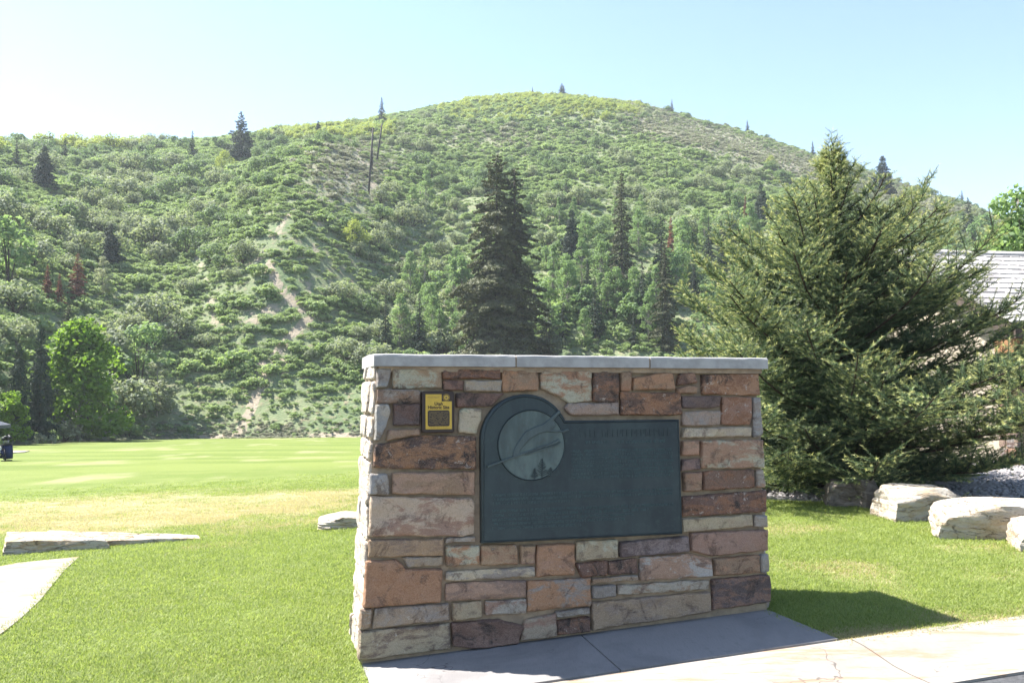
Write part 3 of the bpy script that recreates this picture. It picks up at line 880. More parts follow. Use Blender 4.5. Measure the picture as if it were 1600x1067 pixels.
# ------------------------------------------------------------------ paving and road details
def sheet_on_lawn(name, pxpoly, mat, off, thick=0.08, parent=None, world_pts=None, sub=6):
    """flat slab with the given outline, following the lawn"""
    pts = world_pts or [hit_lawn(x, y) for x, y in pxpoly]
    out = []
    for i in range(len(pts)):
        a, b = pts[i], pts[(i + 1) % len(pts)]
        for k in range(sub): out.append(a + (b - a) * (k / sub))
    mb = MB()
    top = [Vector((p.x, p.y, float(lawn_z(p.x, p.y)) + off)) for p in out]
    bot = [p - UP * thick for p in top]
    n = len(top)
    ar = sum(top[i].x * top[(i + 1) % n].y - top[(i + 1) % n].x * top[i].y for i in range(n))
    if ar < 0: top, bot = top[::-1], bot[::-1]
    res = geometry.delaunay_2d_cdt([Vector((p.x, p.y)) for p in top], [(i, (i + 1) % n) for i in range(n)], [], 1, 1e-5)
    mb.v = [(p.x, p.y, float(lawn_z(p.x, p.y)) + off) for p in res[0]]
    for f in res[2]: mb.f.append(tuple(f)); mb.m.append(0)
    for i in range(n):
        j = (i + 1) % n
        mb.poly([bot[i], bot[j], top[j], top[i]])
    return mb.mesh(name, mat)

pad = obj('concrete_pad', None, label='concrete pad in front of the monument', kind='structure')
def padpt(t, off): p = KB + E_ * t + N_ * off; return Vector((p.x, p.y, 0))
_d = (QW + EB * bBL - KB).dot(-N_)        # kerb to wall front
tl = (wpt(aBL, bBL) - KB).dot(E_) + 0.02
tj0 = (hit_lawn(907, 994) - KB).dot(E_); tj1 = (hit_lawn(982, 1061) - KB).dot(E_)
tr0 = (wpt(aBR, bBR) - KB).dot(E_) - 0.02; tr1 = (hit_lawn(1311, 1002) - KB).dot(E_)
for q in ([(tl, -_d - .1), (tl + 0.02, -0.008), (tj1 - .004, -0.008), (tj0 - .004, -_d - .1)], [(tj0 + .004, -_d - .1), (tj1 + .004, -0.008), (tr1, -0.008), (tr0, -_d - .1)]):
    obj('slab', sheet_on_lawn('slab', None, M['pad'], 0.014, 0.1, None, [padpt(*k) for k in q]), pad)
obj('path', sheet_on_lawn('path', [(-420, 960), (-330, 905), (0, 886), (26, 881), (124, 871), (100, 893), (62, 940), (30, 970), (0, 993), (-200, 1067)], M['kerb'], 0.012), label='pale concrete path at the left edge of the lawn', kind='structure')
tw = MB(); c = KB + E_ * 2.62 + N_ * 0.36
tw.tube([c + UP * (kz(2.62) - 0.078), c + E_ * 0.04 + N_ * -0.01 + UP * (kz(2.64) - 0.072), c + E_ * 0.1 + UP * (kz(2.7) - 0.075)], [0.006, 0.01, 0.004], 6)
obj('twig', tw.mesh('twig', M['bark'], True), label='short dark twig lying on the concrete gutter', cat='twig')

# ------------------------------------------------------------------ bronze plaque
def mat_bronze(name, c1, c2, c3, rough=0.5):
    m, nt, out = newmat(name); T = NT(nt); oc = T.objco()
    sv = T.n('ShaderNodeVectorMath'); sv.operation = 'MULTIPLY'; T.l(oc, sv.inputs[0]); sv.inputs[1].default_value = (1, 1, 0.3)
    a = T.noise(9, 6, 0.65, sv.outputs[0]); b = T.noise(30, 5, 0.7, oc)
    c = T.mix(T.ramp(a, 0.35, 0.65), c1, c2)
    c = T.mix(T.math('MULTIPLY', T.ramp(b, 0.5, 0.68), 0.5), c, c3)
    principled(T, out, c, rough, 0.35, T.bump(b, 0.2, 0.002), 0.4)
    return m
M['bronze'] = mat_bronze('bronze_patina', (0.028, 0.037, 0.041), (0.042, 0.056, 0.058), (0.055, 0.08, 0.075))
M['bronze_pale'] = mat_bronze('verdigris', (0.065, 0.085, 0.082), (0.12, 0.155, 0.143), (0.07, 0.068, 0.06), 0.55)
M['bronze_mid'] = mat_bronze('bronze_mid', (0.062, 0.08, 0.08), (0.095, 0.12, 0.115), (0.05, 0.055, 0.055))
M['bronze_text'] = mat_bronze('verdigris_text', (0.07, 0.11, 0.115), (0.09, 0.14, 0.14), (0.035, 0.05, 0.055))
def z6(x, y): return (740 + x * .2437, 600 + y * .2437)
plq = obj('bronze_plaque', None, None, tuple(wpt(*wab(905, 750))), 'dark green bronze plaque with round ski jumper medallion on the stone monument', 'plaque')
POFF = 0.0
def pl_poly(poly, o0, o1, mat, name, parent, bev=0.0):
    """extrude an (a,b) outline from depth o0 to o1 with a bevelled rim"""
    P = [Vector(p) for p in poly]; n = len(P)
    ar = sum(P[i].x * P[(i + 1) % n].y - P[(i + 1) % n].x * P[i].y for i in range(n))
    if ar < 0: P = P[::-1]
    nor = []
    for i in range(n):
        t = (P[(i + 1) % n] - P[i]).normalized() + (P[i] - P[i - 1]).normalized()
        nor.append(Vector((t.y, -t.x)).normalized() if t.length > 1e-6 else Vector((0, 0)))
    Q = [P[i] - nor[i] * bev for i in range(n)]
    mb = MB()
    res = geometry.delaunay_2d_cdt(Q, [(i, (i + 1) % n) for i in range(n)], [], 1, 1e-7)
    mb.v = [tuple(wpt(p.x, p.y, o1)) for p in res[0]]
    for f in res[2]: mb.f.append(tuple(f)); mb.m.append(0)
    for i in range(n):
        j = (i + 1) % n
        if bev:
            mb.poly([wpt(*P[i], o1 - bev), wpt(*P[j], o1 - bev), wpt(*Q[j], o1), wpt(*Q[i], o1)])
        mb.poly([wpt(*P[i], o0), wpt(*P[j], o0), wpt(*P[j], o1 - bev), wpt(*P[i], o1 - bev)])
    return place(name, mb.mesh(name, mat), parent)

aL = wab(750.5, 800)[0]; aR = wab(1060.5, 750)[0]
bB = (wab(751, 847)[1] + wab(1060, 834)[1]) / 2; bT = (wab(890, 657)[1] + wab(1060, 655)[1]) / 2
ca, cb = wab(819.5, 686); RA = ca - aL
b_top = wab(819, 616)[1]; cb = b_top - RA
outl = [(aL, bB), (aR, bB), (aR, bT)]
th0 = math.asin(max(-1, min(1, (bT - cb) / RA)))
for k in range(33):
    t = th0 + (math.pi - th0) * k / 32
    outl.append((ca + RA * math.cos(t), cb + RA * math.sin(t)))
pl_poly(outl, -0.02, 0.034, M['bronze'], 'panel', plq, 0.007)
# raised moulding just inside the edge
def inset_poly(P, d):
    P = [Vector(p) for p in P]; n = len(P); R = []
    for i in range(n):
        t = (P[(i + 1) % n] - P[i]).normalized() + (P[i] - P[i - 1]).normalized()
        nn = Vector((-t.y, t.x)).normalized()
        R.append(P[i] + nn * d)
    return R
mo, mi_ = inset_poly(outl, 0.010), inset_poly(outl, 0.020)
mb = MB(); n = len(mo)
for i in range(n):
    j = (i + 1) % n
    m0, m1 = (mo[i] + mi_[i]) / 2, (mo[j] + mi_[j]) / 2
    mb.poly([wpt(*mo[i], .033), wpt(*mo[j], .033), wpt(*m1, .039), wpt(*m0, .039)])
    mb.poly([wpt(*m0, .039), wpt(*m1, .039), wpt(*mi_[j], .033), wpt(*mi_[i], .033)])
place('rim_moulding', mb.mesh('rim_moulding', M['bronze'], True), plq)
mc = wab(*z6(360, 390)); mr = (wab(*z6(572, 390))[0] - wab(*z6(147, 390))[0]) / 2
med = pl_poly([(mc[0] + mr * math.cos(t), mc[1] + mr * math.sin(t)) for t in np.linspace(0, 2 * np.pi, 48, endpoint=False)], 0.03, 0.038, M['bronze_pale'], 'medallion', plq, 0.003)
def z6ab(L): return [wab(*z6(x, y)) for x, y in L]
rim = MB()
for k in range(48):
    q = []
    t0, t1 = 2 * math.pi * k / 48, 2 * math.pi * (k + 1) / 48
    A = [[(mc[0] + r * math.cos(t), mc[1] + r * math.sin(t)) for t in (t0, t1)] for r in (mr + .004, mr, mr - .005)]
    rim.poly([wpt(*A[0][0], .033), wpt(*A[0][1], .033), wpt(*A[1][1], .043), wpt(*A[1][0], .043)])
    rim.poly([wpt(*A[1][0], .043), wpt(*A[1][1], .043), wpt(*A[2][1], .036), wpt(*A[2][0], .036)])
place('medallion_rim', rim.mesh('medallion_rim', M['bronze'], True), plq)
body = z6ab([(238, 462), (246, 415), (285, 352), (322, 302), (375, 275), (430, 258), (470, 226), (505, 190), (538, 168), (546, 180), (518, 210), (494, 240), (510, 250), (515, 266), (503, 280), (486, 282), (520, 296), (560, 296), (590, 285), (596, 296), (562, 310), (510, 312), (455, 306), (405, 318), (352, 350), (312, 392), (284, 428), (282, 440), (308, 446), (302, 456)])
skier = pl_poly(body, 0.036, 0.045, M['bronze_mid'], 'skier_relief', plq, 0.004)
for L in ([(75, 520), (300, 440), (480, 378), (512, 366), (528, 350), (536, 356), (520, 374), (485, 388), (300, 452), (80, 533)], [(318, 446), (490, 392), (522, 382), (540, 368), (546, 374), (528, 391), (492, 402), (322, 455)]):
    pl_poly(z6ab(L), 0.034, 0.048, M['bronze_mid'], 'ski', plq, 0.002)
rs = random.Random(4)
for (bx, by, hgt_, wd) in ((425, 600, 125, 48), (378, 606, 70, 26), (480, 590, 60, 30)):
    mb = MB()
    def seg(p, q, w):
        d = Vector(q) - Vector(p); nn = Vector((-d.y, d.x)).normalized() * w
        P = [Vector(p) + nn, Vector(p) - nn, Vector(q) - nn * .4, Vector(q) + nn * .4]
        ab = [wab(*z6(*k)) for k in P]
        mb.poly([wpt(*k, .042) for k in ab])
        for i in range(4): mb.poly([wpt(*ab[i], .036), wpt(*ab[(i + 1) % 4], .036), wpt(*ab[(i + 1) % 4], .042), wpt(*ab[i], .042)])
    seg((bx, by), (bx + 4, by - hgt_), 2.5)
    for k in range(9):
        y = by - hgt_ * (0.12 + 0.1 * k); l = wd * (1 - k / 10)
        for s_ in (-1, 1): seg((bx, y), (bx + s_ * l * rs.uniform(.6, 1), y - l * rs.uniform(.3, .6)), 3)
    place('fir_relief', mb.mesh('fir_relief', M['bronze']), plq)

def glyph_line(x0, x1, y, hpx, seed, gaps=0.14, mt='bronze_text'):
    """one worn, unreadable row of raised lettering from pixel x0 to x1 at pixel height y"""
    r = random.Random(seed); mb = MB()
    a, b = wab(x0, y); a1 = wab(x1, y)[0]
    h = wab(x0, y)[1] - wab(x0, y + hpx)[1]
    while a < a1:
        if r.random() < gaps: a += h * .55; continue
        w = h * r.uniform(.35, .6); s_ = h * .13
        def bar(x, yy, ww, hh):
            o = wpt(a + x, b - h + yy, .0335)
            mb.box(o, E_ * ww, EB * hh, NF * 0.0035)
        bar(0, 0, s_, h)
        k = r.random()
        if k < .6: bar(w - s_, h * r.choice([0, 0, .4]), s_, h * .6)
        if k > .25: bar(s_, h - s_, w - s_ * 2, s_)
        if r.random() < .5: bar(s_, h * .44, w - s_ * 2, s_)
        if r.random() < .45: bar(s_, 0, w - s_ * 2, s_)
        a += w + h * .18
    place('inscription_line', mb.mesh('inscription_line', M[mt]), plq)['kind'] = 'stuff'
glyph_line(903, 1040, 671.5, 11.5, 1, .12, 'bronze')
glyph_line(912, 952, 688.5, 4.4, 4); glyph_line(960, 1036, 688, 4.4, 5, .2)
for k in range(8): glyph_line(890 + (0 if k else 2), 1047 if k < 7 else 1042, 702.5 + 5.9 * k, 3.9, 10 + k)
for k in range(3): glyph_line(766, 1047 if k < 2 else 890, 771 + 6.5 * k, 3.9, 30 + k)
for k in range(5): glyph_line(767, (1047, 1010, 985, 972, 905)[k], 795.5 + 6.7 * k, 3.9, 40 + k)

# ------------------------------------------------------------------ yellow historic site sign
def mat_enamel(name, c, rough=0.35):
    m, nt, out = newmat(name); T = NT(nt); f = T.noise(40, 3, 0.5, T.objco())
    principled(T, out, T.mix(T.ramp(f, .3, .7), c, tuple(x * .88 for x in c)), rough, 0, T.bump(f, .05, .001), 0.4); return m
M['enamel_brown'] = mat_enamel('brown_enamel', (0.028, 0.012, 0.010))
M['enamel_yellow'] = mat_enamel('yellow_enamel', (0.58, 0.37, 0.045))
M['enamel_dim'] = mat_enamel('dim_yellow_print', (0.20, 0.135, 0.05))
sign = obj('historic_site_sign', None, None, tuple(wpt(*wab(685, 643))), 'small brown and yellow Utah Historic Site sign on the stone monument', 'sign')
def zs(x, y): return wab(655 + x * 60 / 854, 605 + y * 75 / 1067, 0.03)
# work in a squared-up frame on the wall
s0 = zs(65, 85); s1 = zs(785, 1005)
SW, SH = s1[0] - s0[0], s0[1] - s1[1]
def sp_(x, y): return (s0[0] + SW * (x - 65) / 720, s0[1] - SH * (y - 85) / 920)
def rrect(x0, y0, x1, y1, r, k=5):
    out = []
    for cx, cy, a0 in ((x1 - r, y0 + r, -90), (x1 - r, y1 - r, 0), (x0 + r, y1 - r, 90), (x0 + r, y0 + r, 180)):
        for i in range(k + 1):
            t = math.radians(a0 + 90 * i / k); out.append((cx + r * math.cos(t), cy + r * math.sin(t)))
    return [sp_(*p) for p in out]
pl_poly(rrect(65, 85, 785, 1005, 55), -0.01, 0.030, M['enamel_brown'], 'back_plate', sign, 0.004)
pl_poly([sp_(*p) for p in ((140, 155), (498, 155), (498, 312), (725, 312), (725, 925), (140, 925))], 0.0295, 0.032, M['enamel_yellow'], 'yellow_field', sign)
pl_poly(rrect(188, 512, 672, 862, 40), 0.0315, 0.034, M['enamel_brown'], 'text_panel', sign)
seal = pl_poly([sp_(603 + 52 * math.cos(t), 228 + 52 * math.sin(t)) for t in np.linspace(0, 2 * np.pi, 24, endpoint=False)], 0.0295, 0.033, M['enamel_yellow'], 'seal', sign)
mb = MB()
for k in range(24):
    t = 2 * math.pi * k / 24
    P = [sp_(603 + r_ * math.cos(t + d), 228 + r_ * math.sin(t + d)) for r_, d in ((62, -.06), (82, -.04), (82, .04), (62, .06))]
    mb.poly([wpt(*p, .0312) for p in P])
place('seal_ring', mb.mesh('seal_ring', M['enamel_yellow']), sign)
pl_poly([sp_(603 + 24 * math.cos(t), 228 + 24 * math.sin(t)) for t in np.linspace(0, 2 * np.pi, 16, endpoint=False)], 0.0325, 0.0342, M['enamel_dim'], 'seal_centre', sign)

def text_mesh(name, body_, x0, x1, y0, y1, mat, off, parent, bold=0.0):
    """flat print of the given words filling the sign rectangle x0..x1, y0..y1"""
    cu = bpy.data.curves.new(name, 'FONT'); cu.body = body_; cu.offset = bold; cu.resolution_u = 3
    to = bpy.data.objects.new(name, cu); COL.objects.link(to)
    dg = bpy.context.evaluated_depsgraph_get(); dg.update()
    me = bpy.data.meshes.new_from_object(to.evaluated_get(dg))
    bpy.data.objects.remove(to); bpy.data.curves.remove(cu)
    me.name = name
    n = len(me.vertices); co = np.empty(n * 3, np.float32); me.vertices.foreach_get('co', co); co = co.reshape(-1, 3)
    mn, mx = co.min(0), co.max(0)
    for i in range(n):
        u = (co[i, 0] - mn[0]) / (mx[0] - mn[0]); v = (co[i, 1] - mn[1]) / (mx[1] - mn[1])
        p = wpt(*sp_(x0 + (x1 - x0) * u, y1 + (y0 - y1) * v), off)
        me.vertices[i].co = p
    me.materials.clear(); me.materials.append(mat)
    place(name, me, parent)
text_mesh('lettering', 'Utah', 338, 520, 328, 402, M['enamel_brown'], .0335, sign, 0.025)
text_mesh('lettering', 'Historic Site', 195, 668, 405, 482, M['enamel_brown'], .0335, sign, 0.025)
text_mesh('lettering', 'National Register', 190, 445, 207, 245, M['enamel_dim'], .0335, sign)
def sign_line(x0, x1, y, h, seed, mat, off):
    r = random.Random(seed); mb = MB(); x = x0
    while x < x1:
        w = r.uniform(10, 26)
        if r.random() < .8:
            mb.poly([wpt(*sp_(*p), off) for p in ((x, y + h), (min(x + w * .8, x1), y + h), (min(x + w * .8, x1), y), (x, y))])
        x += w
    place('print_line', mb.mesh('print_line', mat), sign)['kind'] = 'stuff'
for k in range(11): sign_line(212, 650, 545 + k * 26, 13, 60 + k, M['enamel_dim'], .0355)
sign_line(345, 520, 845, 8, 90, M['enamel_dim'], .0355); sign_line(245, 620, 886, 10, 91, M['enamel_dim'], .0335)

# ------------------------------------------------------------------ boulders and slabs
def boulder(dims, seed, sub=14, rough=0.05, sharp=0.55, flat_top=0.0):
    bm = bmesh.new()
    bmesh.ops.create_cube(bm, size=2.0)
    bmesh.ops.subdivide_edges(bm, edges=bm.edges[:], cuts=sub, use_grid_fill=True)
    rs = random.Random(seed)
    planes = []
    for _ in range(9):
        d = Vector((rs.uniform(-1, 1), rs.uniform(-1, 1), rs.uniform(-.3, 1))).normalized(); planes.append((d, rs.uniform(1.0, 1.25)))
    for v in bm.verts:
        p = v.co.copy()
        if sharp < .75: p = p * sharp + p.normalized() * 1.25 * (1 - sharp)
        big = noise.noise_vector(p * .55 + Vector((seed * 3.3, seed, -seed))) * .10
        p = p + big
        for d, k in planes:
            e = p.dot(d) - k
            if e > 0: p -= d * e * .92
        f = noise.fractal(p * 2.2 + Vector((seed * 7.1, seed, 0)), 0.9, 2.0, 5)
        g = noise.noise(Vector((p.x * 1.1 + seed, p.y * 1.1, p.z * 6)))
        s_ = 1 + rough * (f * 1.2 + g * 1.0)
        p = Vector((p.x * s_, p.y * s_, p.z * (s_ if p.z < 0 or not flat_top else 1 + (s_ - 1) * (1 - flat_top))))
        v.co = Vector((p.x * dims[0] / 2, p.y * dims[1] / 2, p.z * dims[2] / 2))
    me = bpy.data.meshes.new('boulder'); bm.to_mesh(me); bm.free()
    me.polygons.foreach_set('use_smooth', [True] * len(me.polygons))
    try: me.set_sharp_from_angle(angle=math.radians(32))
    except Exception: pass
    return me
ROCKS = []
def put_boulder(name, px, py, dims, yaw, seed, label, cat='boulder', mat='boulder', sink=0.12, **kw):
    p = hit_lawn(px, py)
    me = boulder(dims, seed, **kw); me.materials.append(M[mat])
    o = obj(name, me, None, (p.x * (p.y + dims[1] * .45) / p.y, p.y + dims[1] * .45, p.z + dims[2] * (0.5 - sink)), label, cat, 'landscape boulders' if cat == 'boulder' else None)
    o.rotation_euler = (0, 0, yaw); ROCKS.append((o.location.x, o.location.y, dims[0] / 2, dims[1] / 2, yaw)); return o
put_boulder('boulder', 1436, 815, (0.70, 0.5, 0.35), 0.06, 3, 'big pale squarish boulder at the edge of the gravel bed', sharp=1.0, rough=.03, sub=18)
put_boulder('boulder', 1550, 846, (0.88, 0.55, 0.33), -0.30, 8, 'long pale boulder with flat ochre top at right edge', sharp=1.0, rough=.03, flat_top=.6, sub=18)
put_boulder('boulder', 1652, 866, (0.62, 0.5, 0.28), -0.3, 12, 'ochre boulder cut by the right edge of the picture', sharp=1.0, rough=.04)
put_boulder('boulder', 1352, 796, (0.22, 0.3, 0.34), 0.3, 15, 'narrow upright shaded boulder against the big pale one', mat='boulder_grey', sharp=.9, rough=.05)
put_boulder('boulder', 1313, 794, (0.30, 0.36, 0.30), -0.3, 16, 'small grey boulder second left of the big pale one', mat='boulder_grey', sharp=.85, rough=.05)
put_boulder('boulder', 532, 828, (0.46, 0.42, 0.16), 0.2, 31, 'small pale rock in the lawn just left of the monument', sharp=.95, sink=.15, rough=.05)
def slab_rock(name, ptspx, h, seed, label, mat='slab'):
    """flat flagstone: outline on the ground, layered broken edge, real thickness"""
    P = [hit_lawn(x, y) for x, y in ptspx]
    c = sum(P, Vector()) / len(P); rs = random.Random(seed); mb = MB()
    ring = []
    for i in range(len(P)):
        a, b = P[i], P[(i + 1) % len(P)]
        k = max(2, int((b - a).length / .07))
        for j in range(k): ring.append(a + (b - a) * (j / k))
    lev = [(-.06, 1.0), (h * .3, 1.01), (h * .34, .985), (h * .7, .99), (h * .74, .97), (h * .95, .965), (h, .94)]
    n = len(ring); rows = []
    z0 = min(float(lawn_z(p.x, p.y)) for p in P)
    tiltx = rs.uniform(-.02, .02)
    for li, (z, s_) in enumerate(lev):
        base = len(mb.v)
        for i, p in enumerate(ring):
            w = noise.fractal(Vector((p.x * 4 + seed, p.y * 4, li * .35)), 1, 2, 4) * .045
            q = c + (p - c) * (s_ + w * .8)
            mb.v.append((q.x, q.y, z0 + z + (p.x - c.x) * tiltx + w * .25))
        rows.append(base)
    for r0, r1 in zip(rows[:-1], rows[1:]):
        for i in range(n): mb.f.append((r0 + i, r0 + (i + 1) % n, r1 + (i + 1) % n, r1 + i)); mb.m.append(0)
    top = rows[-1]
    inner = []
    for s_ in (.66, .33):
        base = len(mb.v)
        for i in range(n):
            v = Vector(mb.v[top + i]); q = Vector((c.x, c.y, v.z)); q = q + (v - q) * s_
            mb.v.append((q.x, q.y, v.z + .02 * noise.noise(Vector((q.x * 5, q.y * 5, seed))) + .012))
        inner.append(base)
    prev = top
    for b_ in inner:
        for i in range(n): mb.f.append((prev + i, prev + (i + 1) % n, b_ + (i + 1) % n, b_ + i)); mb.m.append(0)
        prev = b_
    mb.f.append(tuple(prev + i for i in range(n))); mb.m.append(0)
    me = mb.mesh(name, M[mat], True)
    bm = bmesh.new(); bm.from_mesh(me); bmesh.ops.recalc_face_normals(bm, faces=bm.faces); bm.to_mesh(me); bm.free()
    try: me.set_sharp_from_angle(angle=math.radians(35))
    except Exception: pass
    o = place(name, me, None); tag(o, label, 'rock', 'flat slabs on the lawn')
    return o
slab_rock('stone_slab', [(4, 869), (90, 862), (172, 858), (160, 848), (60, 849), (8, 853)], 0.14, 3, 'thick pale stone slab with broken grey front edge, left of the pair')
slab_rock('stone_slab', [(95, 860), (318, 843), (314, 838), (70, 843)], 0.10, 9, 'long flat ochre-edged stone slab lying beside the thicker slab')

# ------------------------------------------------------------------ gravel bed, house
gpoly = [hit_lawn(x, y) for x, y in ((1215, 782), (1300, 786), (1420, 800), (1500, 815), (1620, 838))]
gpoly += [Vector((11, 7.0, 0)), Vector((22, 12, 0)), Vector((16, 19, 0)), Vector((2.6, 13.5, 0)), Vector((2.2, 10, 0))]
obj('gravel_bed', sheet_on_lawn('gravel_bed', None, M['gravel'], 0.03, 0.1, None, gpoly), label='grey gravel bed under the spruce and beside the house', kind='structure')
def mat_shake():
    m, nt, out = newmat('cedar_shake'); T = NT(nt); oc = T.objco()
    rd = T.n('ShaderNodeObjectInfo').outputs['Random']
    gv = T.n('ShaderNodeVectorMath'); gv.operation = 'MULTIPLY'; T.l(oc, gv.inputs[0]); gv.inputs[1].default_value = (40, 4, 4)
    g = T.noise(1.0, 4, 0.7, gv.outputs[0])
    c = T.mix(rd, (0.24, 0.225, 0.22), (0.48, 0.455, 0.43))
    c = T.mix(T.math('MULTIPLY', T.ramp(g, 0.4, 0.7), 0.5), c, (0.15, 0.13, 0.12))
    principled(T, out, c, 0.9, 0, T.bump(g, 0.7, 0.01), 0.2)
    return m
M['shake'] = mat_shake()
M['fascia'] = mat_plain('brown_fascia', (0.085, 0.06, 0.048), (0.06, 0.045, 0.036), 8, 0.7)
M['timber'] = mat_plain('orange_timber', (0.30, 0.16, 0.075), (0.22, 0.11, 0.05), 10, 0.7)
M['siding'] = mat_plain('cream_siding', (0.42, 0.36, 0.28), (0.36, 0.30, 0.23), 6, 0.8)
M['soffit'] = mat_plain('soffit', (0.14, 0.1, 0.075), None, 8, 0.8)
def build_house():
    RD = Vector((math.cos(.14), math.sin(.14), 0)); GD = Vector((-math.sin(.14), math.cos(.14), 0))   # ridge / gable directions
    zg = float(lawn_z(7.8, 12.8))
    d = ray(1583, 507); d = d / d.y
    C = Vector((0, 0, EYE)) + d * 12.6                    # eave corner of the roof
    ez = C.z; C.z = 0
    half, pitch, Lr = 2.8, 0.52, 9.0
    rz = ez + half * pitch
    house = obj('house', None, None, (C.x + 2, C.y + 2, zg), 'low house with grey shake roof and stone pillar at the right edge', 'house')
    root = parent_world(house)
    def P(r, g, z): return C + RD * r + GD * g + UP * z
    sl_ = math.hypot(half, half * pitch); su = (GD * half + UP * half * pitch) / sl_        # up the front slope
    nn = RD.cross(su).normalized()
    mb = MB()
    o0 = P(0, 0, ez); mb.box(o0 - nn * 0.09, RD * Lr, su * sl_, nn * 0.085)
    sb = (-GD * half + UP * half * pitch) / sl_; nb = sb.cross(RD).normalized()
    o1 = P(0, 2 * half, ez); mb.box(o1 - nb * 0.09, sb * sl_, RD * Lr, nb * 0.085)
    roof = place('roof', mb.mesh('roof', M['soffit']), house)
    # cedar shakes row by row on the front slope
    rs = random.Random(21)
    protos = []
    for k in range(4):
        q = MB(); w = (0.15, 0.19, 0.23, 0.27)[k]
        q.box((0, 0, 0), (w, 0, 0), (0, 0.40, 0), (0, 0, 0.042)); protos.append((w, q.mesh('shake', M['shake'], bevel=0.004)))
    rot = Matrix((RD, su, nn)).transposed().to_euler()
    rw = parent_world(roof); row = 0; s_ = -0.03
    while s_ < sl_ - 0.1:
        x = -0.03 + rs.uniform(-.02, 0)
        while x < 4.6:
            w, me = rs.choice(protos)
            so = obj('shake', me, roof)
            so.location = o0 + RD * x + su * (s_ + rs.uniform(-.018, .018)) + nn * (0.006 + rs.uniform(0, .006)) - rw
            tl_ = Matrix.Rotation(0.055, 3, 'X'); so.rotation_euler = (Matrix((RD, su, nn)).transposed() @ Matrix.Rotation(-0.07, 3, 'X')).to_euler()
            so.location += nn * 0.03
            x += w + rs.uniform(.006, .02)
        s_ += 0.235; row += 1
    mb = MB(); mb.box(o0 + RD * 4.6 + nn * 0.0, RD * (Lr - 4.6), su * sl_, nn * 0.03); place('roof_deck', mb.mesh('roof_deck', M['shake']), house)
    mb = MB(); mb.box(P(-.02, half - .1, rz + .03), RD * Lr, GD * .2, UP * .05); place('ridge_cap', mb.mesh('ridge_cap', M['shake'], bevel=.01), house)
    # rake board on the gable edge, fascia on the eave
    mb = MB(); mb.box(o0 - RD * 0.045 - nn * 0.2, RD * 0.04, su * sl_, nn * 0.2); mb.box(o1 - RD * 0.045 - nb * 0.2, sb * sl_, RD * 0.04, nb * 0.2)
    place('rake_board', mb.mesh('rake_board', M['fascia']), house)
    mb = MB(); mb.box(P(0, -0.045, ez - 0.2), RD * Lr, GD * 0.04, UP * 0.21); place('fascia', mb.mesh('fascia', M['fascia']), house)
    # walls: gable wall with lap siding, front wall
    mb = MB(); gi = 0.35
    A, B = P(gi, 0.45, zg - .2), P(gi, 2 * half - .45, zg - .2)
    mb.poly([B, A, P(gi, .45, ez + .2), P(gi, half, rz - .12), P(gi, 2 * half - .45, ez + .2)])
    mb.poly([A, P(Lr - .4, .45, zg - .2), P(Lr - .4, .45, ez + .2), P(gi, .45, ez + .2)])
    wall = place('wall', mb.mesh('wall', M['siding']), house)
    z = zg + .05; k = 0
    ww = parent_world(wall)
    while z < ez + .1:
        q = MB()
        q.box(P(gi - .006, .46, z), RD * -0.02, GD * (2 * half - .92), UP * 0.155)
        o = place('siding_board', q.mesh('siding_board', M['siding']), wall); z += 0.165
        q2 = MB(); q2.box(P(gi, .445, z - .165), RD * (Lr - 1), GD * -.018, UP * .155); place('siding_board', q2.mesh('siding_board', M['siding']), wall)
    # corner pillar of stones, timber beam on top
    mb = MB(); mb.box(P(.02, .02, ez - .42), RD * .42, GD * .42, UP * .22); place('timber_beam', mb.mesh('timber_beam', M['timber'], bevel=.01), house)
    mb = MB(); mb.box(P(.05, .05, zg - .2), RD * .36, GD * .36, UP * (ez - .42 - zg + .2)); pil = place('pillar', mb.mesh('pillar', M['mortar']), house)
    for face in range(2):
        z = zg - .05
        while z < ez - .45:
            h = rs.uniform(.1, .19); h = min(h, ez - .43 - z)
            if h < .05: break
            cuts = [0, rs.uniform(.14, .26), .40] if rs.random() < .6 else [0, .40]
            for c0, c1 in zip(cuts[:-1], cuts[1:]):
                pg = [(c0 + .006, .006), (c1 - .006, .006), (c1 - .006, h - .006), (c0 + .006, h - .006)]
                if face == 0: me = stone_mesh(pg, P(.03, .05, z), RD, UP, -GD, .015, .014, rs.uniform(0, 50), sp=.05)
                else: me = stone_mesh(pg, P(.05, .43, z), -GD, UP, -RD, .015, .014, rs.uniform(0, 50), sp=.05)
                me.materials.append(M[R_]); o = place('stone', me, pil)
                cc = rs.choice([RUST, ORG, TAN, PNK, MAR]); o.color = (*cc, 1); o['tint'] = [float(v) for v in rs.choice([TAN, RUST, GRY])]
            z += h
build_house()

# ------------------------------------------------------------------ foliage builders
def rand_unit(n, r):
    v = r.normal(size=(n, 3)); return v / np.linalg.norm(v, axis=1, keepdims=True)
def leaf_quads(P, Nrm, size, r, jit=0.8, asp=0.55):
    """one small diamond-shaped leaf clump per point, facing roughly along Nrm"""
    n = len(P)
    N = Nrm + rand_unit(n, r) * jit; N /= np.linalg.norm(N, axis=1, keepdims=True) + 1e-9
    T = np.cross(N, rand_unit(n, r)); T /= np.linalg.norm(T, axis=1, keepdims=True) + 1e-9
    B = np.cross(N, T)
    s = (size * r.uniform(.65, 1.35, n))[:, None] if np.isscalar(size) else (size * r.uniform(.7, 1.3, n))[:, None]
    V = np.stack([P - T * s, P + B * s * asp - N * s * .12, P + T * s, P - B * s * asp - N * s * .12], 1).reshape(-1, 3)
    F = np.arange(n * 4).reshape(-1, 4)
    return V, F, np.repeat(r.random(n), 4)

